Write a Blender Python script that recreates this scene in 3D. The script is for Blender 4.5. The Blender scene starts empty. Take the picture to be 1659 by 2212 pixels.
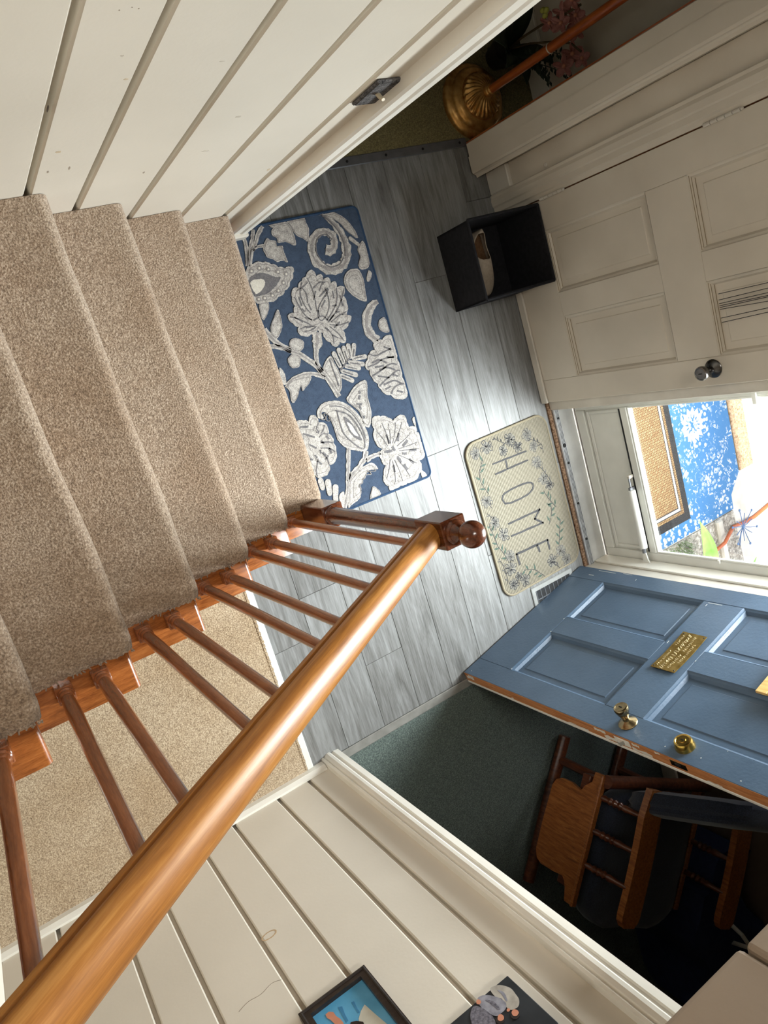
import bpy, bmesh, math, random
from mathutils import Vector, Matrix
import numpy as np
random.seed(7); rng = np.random.default_rng(7)
SC = bpy.context.scene
COL = SC.collection
PI = math.pi

# ------------------------------------------------------------------ camera
cam_d = bpy.data.cameras.new('camera'); cam = bpy.data.objects.new('camera', cam_d); COL.objects.link(cam)
SC.camera = cam
cam_d.sensor_fit = 'HORIZONTAL'; cam_d.sensor_width = 36.0; cam_d.lens = 1607.97/1659*36.0
cam_d.clip_start = 0.02
_R = ((0.8218415, -0.2787043, 0.4968909), (-0.3512417, -0.9345634, 0.0567493), (0.4485598, -0.2211678, -0.8659555))
_m = Matrix.Identity(4)
for i in range(3):
    _m[i][0] = _R[0][i]; _m[i][1] = -_R[1][i]; _m[i][2] = -_R[2][i]
_m.translation = (0, 0, 2.6)
cam.matrix_world = _m

# ------------------------------------------------------------------ light
W_ = bpy.data.worlds.new('world'); SC.world = W_; W_.use_nodes = True
nt = W_.node_tree; nt.nodes.clear()
_o = nt.nodes.new('ShaderNodeOutputWorld'); _b = nt.nodes.new('ShaderNodeBackground'); _s = nt.nodes.new('ShaderNodeTexSky')
_s.sky_type = 'NISHITA'; _s.sun_disc = False; _s.sun_elevation = math.radians(62); _s.sun_rotation = math.radians(180)
_s.air_density = 1.0; _s.dust_density = 3.0
_b.inputs[1].default_value = 0.30
nt.links.new(_s.outputs[0], _b.inputs[0]); nt.links.new(_b.outputs[0], _o.inputs[0])
def lamp(kind, name, loc, energy, color, rot=None, target=None, **kw):
    d = bpy.data.lights.new(name, kind); d.energy = energy; d.color = color
    for k, v in kw.items(): setattr(d, k, v)
    o = bpy.data.objects.new(name, d); COL.objects.link(o); o.location = loc
    if target is not None:
        o.rotation_euler = (Vector(target)-Vector(loc)).to_track_quat('-Z', 'Y').to_euler()
    return o
lamp('SUN', 'sun', (0, 0, 9), 9.0, (1.0, 0.96, 0.88), target=(2.2, -0.8, 0.0), angle=math.radians(0.6))
# two unseen area lamps added outside the storm door to boost its daylight
lamp('AREA', 'door_daylight_boost', (3.45, -1.12, 1.55), 98, (0.93, 0.965, 1.0), target=(1.4, -0.55, 0.62), shape='RECTANGLE', size=1.2, size_y=1.2, spread=math.radians(130))
lamp('AREA', 'door_daylight_boost_near', (2.66, -0.86, 1.50), 52, (0.92, 0.96, 1.0), target=(1.60, -0.60, 0.60), shape='RECTANGLE', size=0.74, size_y=0.9, spread=math.radians(140))
lamp('SUN', 'bright_haze', (6, -2, 6), 2.0, (0.96, 0.98, 1.0), target=(6-1.0, -2+0.36, 6-1.1), angle=math.radians(56))
lamp('AREA', 'hall_fill_light', (-2.85, -1.05, 1.6), 18, (1.0, 0.98, 0.94), target=(0.2, -1.05, 0.3), shape='RECTANGLE', size=0.7, size_y=1.2)  # unseen lamp added to brighten the hall carpet and right wall
lamp('AREA', 'upper_hall_light', (0.35, 0.36, 4.2), 19, (1.0, 0.96, 0.88), target=(0.45, -1.5, 0.9), shape='RECTANGLE', size=0.9, size_y=0.5, spread=math.radians(120))
pt = lamp('AREA', 'door_portal', (2.49, -0.91, 1.16), 1, (1, 1, 1), target=(0, -0.91, 1.16), shape='RECTANGLE', size=0.70, size_y=1.66)
pt.data.cycles.is_portal = True
SC.view_settings.view_transform = 'Standard'
SC.view_settings.look = 'None'
SC.view_settings.exposure = 0.14
SC.view_settings.gamma = 1.0
SC.view_settings.use_curve_mapping = False

# ------------------------------------------------------------------ materials
def lin(c):
    return tuple(((v/255)/12.92 if v/255 <= 0.04045 else ((v/255+0.055)/1.055)**2.4) for v in c)
class NM:
    def __init__(s, name, rough=0.5, metal=0.0, spec=0.5):
        s.m = bpy.data.materials.new(name); s.m.use_nodes = True; s.t = s.m.node_tree
        s.b = s.t.nodes['Principled BSDF']; s.b.inputs['Roughness'].default_value = rough
        s.b.inputs['Metallic'].default_value = metal; s.b.inputs['Specular IOR Level'].default_value = spec
    def n(s, typ, **kw):
        x = s.t.nodes.new(typ)
        for k, v in kw.items():
            if k in x.inputs: x.inputs[k].default_value = v
            else: setattr(x, k, v)
        return x
    def l(s, a, b): s.t.links.new(a, b)
    def pos(s, scale=(1, 1, 1), rot=(0, 0, 0), obj=False):
        g = s.n('ShaderNodeTexCoord').outputs['Object'] if obj else s.n('ShaderNodeNewGeometry').outputs['Position']
        mp = s.n('ShaderNodeMapping', vector_type='TEXTURE'); mp.inputs['Scale'].default_value = tuple(1/v for v in scale); mp.inputs['Rotation'].default_value = rot
        s.l(g, mp.inputs[0]); return mp.outputs[0]
    def noise(s, vec, scale, detail=3, rough=0.5, dist=0.0):
        x = s.n('ShaderNodeTexNoise'); x.inputs['Scale'].default_value = scale; x.inputs['Detail'].default_value = detail
        x.inputs['Roughness'].default_value = rough; x.inputs['Distortion'].default_value = dist
        if vec is not None: s.l(vec, x.inputs['Vector'])
        return x.outputs[0]
    def ramp(s, fac, stops):
        r = s.n('ShaderNodeValToRGB'); e = r.color_ramp.elements
        while len(e) > 1: e.remove(e[-1])
        e[0].position = stops[0][0]; e[0].color = (*lin(stops[0][1]), 1)
        for p, c in stops[1:]:
            q = e.new(p); q.color = (*lin(c), 1)
        s.l(fac, r.inputs[0]); return r.outputs[0]
    def mix(s, fac, a, b, mode='MIX'):
        x = s.n('ShaderNodeMix', data_type='RGBA', blend_type=mode)
        for v, i in ((fac, 0), (a, 6), (b, 7)):
            if isinstance(v, (int, float)): x.inputs[i].default_value = v
            elif isinstance(v, tuple): x.inputs[i].default_value = (*v, 1)
            else: s.l(v, x.inputs[i])
        return x.outputs[2]
    def math(s, op, a, b=None):
        x = s.n('ShaderNodeMath', operation=op)
        for v, i in ((a, 0), (b, 1)):
            if v is None: continue
            if isinstance(v, (int, float)): x.inputs[i].default_value = v
            else: s.l(v, x.inputs[i])
        return x.outputs[0]
    def color(s, c):
        if isinstance(c, tuple): s.b.inputs['Base Color'].default_value = (*c, 1)
        else: s.l(c, s.b.inputs['Base Color'])
    def bump(s, h, strength=0.3, dist=0.01):
        x = s.n('ShaderNodeBump'); x.inputs['Strength'].default_value = strength; x.inputs['Distance'].default_value = dist
        s.l(h, x.inputs['Height']); s.l(x.outputs[0], s.b.inputs['Normal'])

def paint(name, c, rough=0.45, var=10, scale=3.0, spec=0.4, brush=0.05, dirt=None):
    k = NM(name, rough, 0, spec)
    v = k.noise(k.pos(), scale, 4)
    d = tuple(max(0, x-var) for x in c); u = tuple(min(255, x+var*0.4) for x in c)
    colr = k.ramp(v, [(0.3, d), (0.7, u)])
    if dirt:
        f = k.noise(k.pos(), 22, 6, 0.7)
        f2 = k.ramp(f, [(0.66, (0, 0, 0)), (0.78, (255, 255, 255))])
        colr = k.mix(k.math('MULTIPLY', f2, 0.55), colr, lin(dirt))
    k.color(colr)
    k.bump(k.noise(k.pos(), 90, 4), brush, 0.004)
    return k.m
def plain(name, c, rough=0.5, metal=0.0, spec=0.5, var=6, scale=30):
    k = NM(name, rough, metal, spec)
    k.color(k.ramp(k.noise(k.pos(), scale, 3), [(0.3, tuple(max(0, x-var) for x in c)), (0.7, tuple(min(255, x+var) for x in c))]))
    return k.m
def wood(name, dark, mid, light, rough=0.25, scale=(1, 1, 1), rot=(0, 0, 0), grain=9.0, coat=0.0, bump=0.06):
    k = NM(name, rough, 0, 0.5)
    p = k.pos(scale, rot)
    a = k.noise(p, grain, 5, 0.6, 0.6); b = k.noise(p, grain*6, 4, 0.6, 0.2)
    f = k.math('ADD', k.math('MULTIPLY', a, 0.72), k.math('MULTIPLY', b, 0.28))
    k.color(k.ramp(f, [(0.33, dark), (0.5, mid), (0.66, light)]))
    k.bump(b, bump, 0.002)
    k.b.inputs['Coat Weight'].default_value = coat; k.b.inputs['Coat Roughness'].default_value = 0.12
    return k.m
def carpet(name, dark, mid, light, scale=170.0, strength=0.9, dist=0.006, big=4.0, bigamt=0.35, bigcol=None):
    k = NM(name, 0.95, 0, 0.1)
    p = k.pos()
    f = k.noise(p, scale, 2, 0.6); g = k.noise(p, scale*0.4, 2, 0.5)
    h = k.math('ADD', k.math('MULTIPLY', f, 0.82), k.math('MULTIPLY', g, 0.18))
    c = k.ramp(h, [(0.30, dark), (0.5, mid), (0.68, light)])
    if bigcol:
        w = k.ramp(k.noise(p, big, 4, 0.6), [(0.42, (0, 0, 0)), (0.66, (255, 255, 255))])
        c = k.mix(k.math('MULTIPLY', w, bigamt), c, lin(bigcol), 'MULTIPLY')
    k.color(c); k.bump(h, strength, dist)
    k.b.inputs['Sheen Weight'].default_value = 0.25; k.b.inputs['Sheen Roughness'].default_value = 0.6
    return k.m

M = {}
M['wall'] = paint('cream_wall_paint', (226, 219, 205), 0.42, 9, 2.2, 0.4, 0.06)
M['trim'] = paint('white_trim_paint', (238, 234, 223), 0.36, 10, 5, 0.45, 0.05)
M['oldtrim'] = paint('aged_white_paint', (214, 208, 196), 0.45, 16, 7, 0.4, 0.10, dirt=(120, 108, 92))
M['doorwhite'] = paint('white_door_paint', (212, 203, 187), 0.40, 12, 3, 0.4, 0.10)
M['header'] = paint('shaded_wall_paint', (144, 127, 109), 0.6, 6, 2, 0.3, 0.05)  # wall colour darkened: the soffit's shade is put into the paint
M['blue'] = paint('slate_blue_door_paint', (82, 102, 123), 0.36, 8, 6, 0.45, 0.18)
M['bluewear'] = paint('worn_blue_paint', (84, 103, 122), 0.5, 14, 40, 0.3, 0.3, dirt=(164, 174, 180))
M['steelgrey'] = plain('grey_metal_strip', (120, 122, 126), 0.4, 0.7)
M['whitemetal'] = paint('white_metal_paint', (222, 222, 214), 0.35, 8, 9, 0.5, 0.02)
M['black'] = plain('black_rubber', (14, 14, 15), 0.6)
M['brass'] = plain('polished_brass', (206, 170, 88), 0.22, 1.0, var=18, scale=24)
M['antbrass'] = plain('antique_brass', (156, 138, 104), 0.25, 1.0, var=20, scale=40)
M['gold'] = plain('gilded_metal', (196, 150, 84), 0.32, 0.8, var=26, scale=35)
M['pewter'] = plain('dull_steel_knob', (104, 102, 100), 0.25, 1.0, var=12)
M['carpet'] = carpet('beige_stair_carpet', (116, 98, 82), (163, 143, 122), (203, 185, 165), 230, 1.0, 0.005, 3.2, 0.45, (208, 186, 160))
M['hallcarpet'] = carpet('beige_hall_carpet', (128, 108, 84), (176, 155, 127), (206, 188, 160), 210, 0.8, 0.005, 3.0, 0.4, (210, 190, 158))
M['olive'] = carpet('olive_carpet', (74, 66, 38), (112, 102, 62), (140, 128, 84), 190, 0.7, 0.004)
M['green'] = carpet('dark_green_carpet', (50, 60, 56), (82, 94, 88), (112, 124, 116), 190, 0.9, 0.005)
RAILROT = (0, math.radians(-38.9), 0)
M['rail'] = wood('honey_handrail_wood', (138, 84, 32), (174, 114, 50), (200, 142, 74), 0.42, (1.2, 22, 22), (0, math.radians(38.8), 0), 3.0, 0.0)
M['spindle'] = wood('chestnut_spindle_wood', (118, 66, 36), (142, 82, 46), (162, 98, 56), 0.25, (24, 24, 2), (0, 0, 0), 4.0, 0.4)
M['newel'] = wood('walnut_newel_wood', (62, 30, 17), (94, 49, 28), (118, 66, 40), 0.22, (18, 18, 3), (0, 0, 0), 5.0, 0.5)
M['treadwood'] = wood('varnished_tread_wood', (106, 54, 22), (150, 86, 38), (176, 108, 54), 0.25, (3, 22, 22), (0, 0, 0), 4.0, 0.4)
M['oak'] = wood('oak_chair_wood', (104, 56, 22), (150, 88, 40), (176, 112, 58), 0.35, (30, 30, 3), (0, 0, 0.6), 4.0, 0.2)
M['darkoak'] = wood('dark_chair_wood', (58, 28, 16), (92, 48, 28), (118, 70, 44), 0.3, (20, 20, 3), (0, 0, 0.6), 4.0, 0.3)
M['rawwood'] = wood('bare_door_edge_wood', (138, 82, 42), (176, 112, 64), (200, 142, 92), 0.55, (30, 30, 2.2), (0, 0, 0), 5.0, 0.0)
M['pinewood'] = wood('pale_pine_wood', (196, 152, 84), (222, 182, 112), (236, 204, 140), 0.45, (24, 24, 3), (0, 0, 0), 4.0)
M['pole'] = wood('orange_lamp_pole_wood', (118, 52, 16), (156, 76, 28), (176, 96, 40), 0.28, (20, 20, 2), (0, 0, 0), 4.0, 0.4)
M['navy'] = carpet('navy_cushion_fabric', (24, 28, 40), (36, 42, 56), (50, 58, 74), 260, 0.4, 0.002)
M['bag'] = plain('royal_blue_cloth', (26, 38, 76), 0.8)
M['binfab'] = plain('charcoal_bin_fabric', (34, 34, 37), 0.85, 0, 0.2, 5, 60)
M['shoe'] = plain('grey_beige_canvas', (178, 164, 146), 0.8, 0, 0.2, 8, 120)
M['shoein'] = plain('brown_insole', (98, 72, 48), 0.8, 0, 0.2, 10, 90)

def plank_mat():
    k = NM('grey_vinyl_plank', 0.46, 0, 0.35)
    oi = k.n('ShaderNodeObjectInfo')
    off = k.math('MULTIPLY', oi.outputs['Random'], 40.0)
    cb = k.n('ShaderNodeCombineXYZ'); k.l(off, cb.inputs[0]); k.l(off, cb.inputs[1]); k.l(off, cb.inputs[2])
    g = k.n('ShaderNodeNewGeometry').outputs['Position']
    va = k.n('ShaderNodeVectorMath', operation='ADD'); k.l(g, va.inputs[0]); k.l(cb.outputs[0], va.inputs[1])
    def mp(sc):
        q = k.n('ShaderNodeMapping'); q.inputs['Scale'].default_value = sc; k.l(va.outputs[0], q.inputs[0]); return q.outputs[0]
    a = k.noise(mp((7, 0.8, 7)), 2.0, 5, 0.62, 2.2)
    b = k.noise(mp((46, 2.4, 46)), 2.4, 4, 0.6, 0.8)
    e = k.noise(mp((210, 6, 210)), 2.6, 3, 0.6, 0.3)
    f = k.math('ADD', k.math('MULTIPLY', a, 0.44), k.math('ADD', k.math('MULTIPLY', b, 0.34), k.math('MULTIPLY', e, 0.22)))
    f = k.math('ADD', f, k.math('MULTIPLY', k.math('SUBTRACT', oi.outputs['Random'], 0.5), 0.09))
    col = k.ramp(f, [(0.33, (82, 81, 78)), (0.43, (106, 105, 102)), (0.53, (126, 126, 124)), (0.66, (147, 148, 147))])
    kn = k.n('ShaderNodeTexVoronoi'); k.l(mp((7, 2.2, 7)), kn.inputs['Vector']); kn.inputs['Scale'].default_value = 1.0
    kf = k.ramp(kn.outputs['Distance'], [(0.02, (255, 255, 255)), (0.09, (0, 0, 0))])
    col = k.mix(k.math('MULTIPLY', kf, 0.6), col, lin((84, 82, 78)))
    k.color(col); k.bump(b, 0.12, 0.002)
    return k.m
M['plank'] = plank_mat()

def rug_mat(name, dark, light, sc=420, st=0.5):
    k = NM(name, 0.95, 0, 0.1); p = k.pos()
    f = k.noise(p, sc, 3, 0.7); g = k.noise(p, 60, 3, 0.6)
    h = k.math('ADD', k.math('MULTIPLY', f, 0.6), k.math('MULTIPLY', g, 0.4))
    k.color(k.ramp(h, [(0.34, dark), (0.62, light)])); k.bump(h, st, 0.004)
    return k.m
M['rugblue'] = rug_mat('blue_rug_pile', (52, 62, 78), (70, 83, 102))
M['rugedge'] = rug_mat('blue_rug_binding', (42, 60, 84), (54, 74, 100))
M['rugcream'] = rug_mat('cream_rug_pile', (122, 117, 113), (202, 196, 188), 230, 1.0)
M['ruglight'] = rug_mat('pale_rug_pile', (190, 184, 172), (220, 214, 200), 300, 0.7)
M['ruggrey'] = rug_mat('grey_rug_pile', (112, 108, 106), (160, 154, 150), 320, 0.8)
M['rugdark'] = rug_mat('dark_rug_pile', (84, 84, 88), (124, 120, 120), 320, 0.8)
def mat_mat():
    k = NM('cream_ribbed_mat', 0.9, 0, 0.15); p = k.pos()
    wv = k.n('ShaderNodeTexWave', wave_type='BANDS', bands_direction='X'); wv.inputs['Scale'].default_value = 38; wv.inputs['Distortion'].default_value = 1.2; wv.inputs['Detail'].default_value = 2
    wv.inputs['Detail Scale'].default_value = 6
    k.l(p, wv.inputs['Vector'])
    f = k.noise(p, 260, 3)
    h = k.math('ADD', k.math('MULTIPLY', wv.outputs['Fac'], 0.6), k.math('MULTIPLY', f, 0.4))
    k.color(k.ramp(h, [(0.2, (106, 100, 86)), (0.6, (134, 127, 112))])); k.bump(h, 0.7, 0.004)
    return k.m
M['mat'] = mat_mat()
M['matwash'] = plain('grey_mat_wash', (114, 110, 100), 0.9)
M['matedge'] = plain('beige_mat_piping', (136, 126, 104), 0.85)
M['ink'] = plain('charcoal_print', (58, 57, 58), 0.9)
M['inksoft'] = plain('soft_grey_print', (84, 82, 79), 0.9)
M['inkgreen'] = plain('sage_green_print', (64, 80, 70), 0.9)
def glass():
    m = bpy.data.materials.new('clear_door_glass'); m.use_nodes = True; t = m.node_tree; t.nodes.clear()
    o = t.nodes.new('ShaderNodeOutputMaterial'); mx = t.nodes.new('ShaderNodeMixShader'); tr = t.nodes.new('ShaderNodeBsdfTransparent'); gl = t.nodes.new('ShaderNodeBsdfGlossy'); lw = t.nodes.new('ShaderNodeLayerWeight'); pw = t.nodes.new('ShaderNodeMath'); pw.operation = 'POWER'; pw.inputs[1].default_value = 4.0; fr = t.nodes.new('ShaderNodeMath'); fr.operation = 'MULTIPLY_ADD'; fr.inputs[1].default_value = 0.8; fr.inputs[2].default_value = 0.035
    gl.inputs['Roughness'].default_value = 0.02; t.links.new(lw.outputs['Facing'], pw.inputs[0]); t.links.new(pw.outputs[0], fr.inputs[0])
    tr.inputs[0].default_value = (0.95, 0.97, 0.96, 1)
    t.links.new(fr.outputs[0], mx.inputs[0]); t.links.new(tr.outputs[0], mx.inputs[1]); t.links.new(gl.outputs[0], mx.inputs[2]); t.links.new(mx.outputs[0], o.inputs[0])
    return m
M['glass'] = glass()
def weave_mat():
    k = NM('tan_woven_mat', 0.9, 0, 0.1); p = k.pos((1, 1, 1), (0, 0, 0.78))
    b = k.n('ShaderNodeTexBrick'); k.l(p, b.inputs['Vector']); b.inputs['Scale'].default_value = 24; b.inputs['Mortar Size'].default_value = 0.05
    b.inputs['Color1'].default_value = (*lin((168, 142, 106)), 1); b.inputs['Color2'].default_value = (*lin((136, 110, 78)), 1); b.inputs['Mortar'].default_value = (*lin((92, 66, 44)), 1)
    b.inputs['Row Height'].default_value = 0.22; b.inputs['Brick Width'].default_value = 0.42
    k.color(b.outputs['Color']); k.bump(b.outputs['Fac'], 0.6, 0.004)
    return k.m
M['weave'] = weave_mat()
M['blackmat'] = plain('black_mat_border', (44, 42, 42), 0.9, 0, 0.2, 14, 260)
def bluemat():
    k = NM('blue_floral_outdoor_mat', 0.9, 0, 0.1); p = k.pos()
    v = k.n('ShaderNodeTexVoronoi'); v.inputs['Scale'].default_value = 34; v.inputs['Randomness'].default_value = 1.0; k.l(k.pos(), v.inputs['Vector'])
    n = k.noise(p, 26, 4, 0.7, 1.2)
    f = k.math('MULTIPLY', k.ramp(v.outputs['Distance'], [(0.30, (255, 255, 255)), (0.42, (0, 0, 0))]), k.ramp(k.noise(p, 5, 2), [(0.42, (0, 0, 0)), (0.6, (255, 255, 255))]))
    f = k.math('MAXIMUM', f, k.ramp(n, [(0.58, (0, 0, 0)), (0.63, (255, 255, 255))]))
    k.color(k.mix(f, lin((68, 114, 160)), lin((206, 210, 212))))
    return k.m
M['bluemat'] = bluemat()
M['brownmat'] = rug_mat('brown_coir_mat', (104, 82, 64), (188, 160, 130), 90, 0.8)
M['concrete'] = paint('pale_concrete', (206, 200, 190), 0.9, 24, 9, 0.2, 0.5)
M['gravel'] = carpet('gravel_bed', (92, 84, 74), (150, 142, 130), (206, 200, 188), 60, 1.0, 0.02)
M['grass'] = plain('lawn_grass', (96, 120, 60), 0.7, 0, 0.3, 24, 40)
M['hosta'] = plain('bright_green_leaf', (120, 176, 64), 0.45, 0, 0.4, 18, 14)
M['hose'] = plain('terracotta_hose', (178, 92, 46), 0.5)
M['wire'] = plain('blue_enamel_wire', (70, 104, 150), 0.4)
M['blackwire'] = plain('black_wire', (22, 22, 22), 0.5)
M['leafdark'] = plain('dark_orchid_leaf', (36, 48, 34), 0.4, 0, 0.4, 8, 20)
M['petal'] = plain('dusty_pink_petal', (168, 112, 104), 0.6, 0, 0.3, 22, 30)
M['bud'] = plain('yellow_green_bud', (170, 172, 76), 0.5)
M['stem'] = plain('brown_green_stem', (84, 68, 40), 0.6)
M['pot'] = plain('dark_ceramic_pot', (40, 36, 34), 0.3)
M['frame'] = wood('espresso_frame_wood', (26, 20, 18), (40, 33, 30), (56, 47, 42), 0.35, (12, 12, 40), (0, 0, 0), 4.0)
M['canvasdark'] = plain('dark_photo_background', (38, 42, 46), 0.5, 0, 0.4, 10, 14)
M['p_blue'] = plain('photo_blue', (92, 166, 206), 0.4, 0, 0.4, 12, 12)
M['p_blue2'] = plain('photo_deep_blue', (60, 128, 172), 0.4, 0, 0.4, 8, 12)
M['p_skin'] = plain('photo_skin', (204, 138, 110), 0.4)
M['p_pale'] = plain('photo_pale', (206, 204, 190), 0.4)
M['p_grey'] = plain('photo_grey_shirt', (138, 138, 148), 0.45, 0, 0.4, 20, 60)
M['p_stripe'] = plain('photo_striped_shirt', (104, 102, 112), 0.45, 0, 0.4, 26, 200)
M['p_white'] = plain('photo_white_shirt', (176, 170, 160), 0.45, 0, 0.4, 18, 40)
M['p_hair'] = plain('photo_dark_hair', (40, 30, 26), 0.5)
M['pewplate'] = rug_mat('ornate_pewter_plate', (26, 26, 28), (124, 122, 122), 260, 1.0)
M['dirt'] = plain('worn_brown_sill_wood', (112, 84, 60), 0.8, 0, 0.2, 40, 120)
M['ivory'] = plain('ivory_plastic', (214, 200, 170), 0.4)

# ------------------------------------------------------------------ mesh helpers
WM = {}                                             # world matrix of every object made here
class G:
    """collects shapes (world coordinates) for ONE mesh object"""
    def __init__(s): s.bm = bmesh.new()
    def box(s, lo, hi, bev=0.0, F=None, seg=1):
        lo = Vector(lo); hi = Vector(hi); c = (lo+hi)/2; d = hi-lo
        mt = Matrix.Translation(c) @ Matrix.Diagonal((d.x, d.y, d.z, 1))
        r = bmesh.ops.create_cube(s.bm, size=1.0, matrix=mt)
        vs = r['verts']
        if bev > 0:
            es = list({e for v in vs for e in v.link_edges})
            rr = bmesh.ops.bevel(s.bm, geom=es, offset=bev, segments=seg, affect='EDGES', profile=0.5)
            vs = list({v for f in rr['faces'] for v in f.verts} | {v for v in vs if v.is_valid})
        if F is not None:
            for v in vs: v.co = F @ v.co
        return s
    def poly(s, pts, flip=False):
        vs = [s.bm.verts.new(p) for p in pts]
        if flip: vs.reverse()
        return s.bm.faces.new(vs)
    def prism(s, pts, F, d0, d1):
        """pts 2-D in F's xy, extruded from z=d0 to z=d1 of F"""
        a = sum(pts[i][0]*pts[(i+1) % len(pts)][1]-pts[(i+1) % len(pts)][0]*pts[i][1] for i in range(len(pts)))
        if a < 0: pts = list(reversed(pts))
        lo = [s.bm.verts.new(F @ Vector((x, y, d0))) for x, y in pts]
        hi = [s.bm.verts.new(F @ Vector((x, y, d1))) for x, y in pts]
        n = len(pts)
        s.bm.faces.new(hi); s.bm.faces.new(list(reversed(lo)))
        for i in range(n): s.bm.faces.new((lo[i], lo[(i+1) % n], hi[(i+1) % n], hi[i]))
        return s
    def lathe(s, prof, o, ax=(0, 0, 1), seg=20, flute=None):
        ax = Vector(ax).normalized(); q = ax.to_track_quat('Z', 'Y').to_matrix()
        o = Vector(o); rings = []
        for r, h in prof:
            if r < 1e-5: rings.append([s.bm.verts.new(o+ax*h)])
            else:
                ring = []
                for i in range(seg):
                    rr = flute(r, h, i) if flute else r
                    t = 2*PI*i/seg
                    ring.append(s.bm.verts.new(o+q @ Vector((rr*math.cos(t), rr*math.sin(t), h))))
                rings.append(ring)
        for a, b in zip(rings, rings[1:]):
            if len(a) == 1 and len(b) == 1: continue
            for i in range(seg):
                j = (i+1) % seg
                if len(a) == 1: s.bm.faces.new((a[0], b[j], b[i])[::-1])
                elif len(b) == 1: s.bm.faces.new((a[i], a[j], b[0]))
                else: s.bm.faces.new((a[i], a[j], b[j], b[i]))
        if len(rings[0]) > 1: s.bm.faces.new(list(reversed(rings[0])))
        if len(rings[-1]) > 1: s.bm.faces.new(rings[-1])
        return s
    def tube(s, pts, rad, seg=8, flat=None):
        pts = [Vector(p) for p in pts]; n = len(pts)
        rs = rad if isinstance(rad, (list, tuple)) else [rad]*n
        rings = []; up = Vector((0, 0, 1))
        for i in range(n):
            t = (pts[min(i+1, n-1)]-pts[max(i-1, 0)]).normalized()
            ref = up if abs(t.z) < 0.95 else Vector((1, 0, 0))
            a = t.cross(ref).normalized(); b = a.cross(t).normalized()
            rings.append([s.bm.verts.new(pts[i]+(a*math.cos(2*PI*k/seg)+b*math.sin(2*PI*k/seg)*(flat or 1))*rs[i]) for k in range(seg)])
        for p, q in zip(rings, rings[1:]):
            for k in range(seg): s.bm.faces.new((p[k], p[(k+1) % seg], q[(k+1) % seg], q[k]))
        s.bm.faces.new(list(reversed(rings[0]))); s.bm.faces.new(rings[-1])
        return s
    def grid(s, rows):
        vs = [[s.bm.verts.new(p) for p in r] for r in rows]
        for a, b in zip(vs, vs[1:]):
            for i in range(len(a)-1): s.bm.faces.new((a[i], a[i+1], b[i+1], b[i]))
        return s
    def ball(s, c, r, seg=20, ring=12, sc=(1, 1, 1)):
        bmesh.ops.create_uvsphere(s.bm, u_segments=seg, v_segments=ring, radius=1.0, matrix=Matrix.Translation(c) @ Matrix.Diagonal((r*sc[0], r*sc[1], r*sc[2], 1)))
        return s
    def make(s, name, mat, parent=None, smooth=False, at=None, label=None, normals=True):
        me = bpy.data.meshes.new(name)
        if normals: bmesh.ops.recalc_face_normals(s.bm, faces=s.bm.faces[:])
        if parent is not None: w = WM[parent]
        else: w = Matrix.Translation(at if at is not None else (0, 0, 0))
        s.bm.transform(w.inverted())
        s.bm.to_mesh(me); s.bm.free()
        me.materials.append(mat)
        if smooth:
            me.polygons.foreach_set('use_smooth', [True]*len(me.polygons))
            try: me.set_sharp_from_angle(angle=math.radians(40))
            except Exception: pass
        o = bpy.data.objects.new(name, me); COL.objects.link(o)
        if parent is not None: o.parent = parent
        else: o.location = w.translation
        WM[o] = w.copy()
        if label: o['label'] = label
        return o
def empty(name, loc, rz=0.0):
    o = bpy.data.objects.new(name, None); COL.objects.link(o); o.location = loc; o.rotation_euler = (0, 0, rz); o.empty_display_size = 0.1
    WM[o] = Matrix.Translation(loc) @ Matrix.Rotation(rz, 4, 'Z'); return o
def tag(o, label, cat, group=None):
    o['label'] = label; o['category'] = cat
    if group: o['group'] = group
    return o
def struct(o): o['kind'] = 'structure'; return o
def frame(o, u, v):
    u = Vector(u).normalized(); v = Vector(v).normalized(); n = u.cross(v)
    m = Matrix.Identity(4)
    for i in range(3): m[i][0] = u[i]; m[i][1] = v[i]; m[i][2] = n[i]; m[i][3] = o[i]
    return m
def ribbon(g, pts, ws, F, z0, z1, jit=0.0):
    """a flat band of varying width along pts (2-D)"""
    P_ = [Vector((p[0], p[1])) for p in pts]
    # resample smoothly
    out = []; n = len(P_)
    for i in range(n-1):
        p0 = P_[max(i-1, 0)]; p1 = P_[i]; p2 = P_[i+1]; p3 = P_[min(i+2, n-1)]
        for k in range(4):
            t = k/4
            q = 0.5*((2*p1)+(p2-p0)*t+(2*p0-5*p1+4*p2-p3)*t*t+(3*p1-p0-3*p2+p3)*t**3)
            out.append((q, ws[i]*(1-t)+ws[i+1]*t))
    out.append((P_[-1], ws[-1]))
    L, R = [], []
    for i, (q, w) in enumerate(out):
        d = (out[min(i+1, len(out)-1)][0]-out[max(i-1, 0)][0])
        if d.length < 1e-9: continue
        d.normalize(); nn = Vector((-d.y, d.x))
        a = 1+random.uniform(-jit, jit); b = 1+random.uniform(-jit, jit)
        L.append(q+nn*w*0.5*a); R.append(q-nn*w*0.5*b)
    for i in range(len(L)-1):
        try:
            g.prism([tuple(L[i]), tuple(L[i+1]), tuple(R[i+1]), tuple(R[i])], F, z0, z1)
        except ValueError: pass
ID = Matrix.Identity(4)

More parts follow.
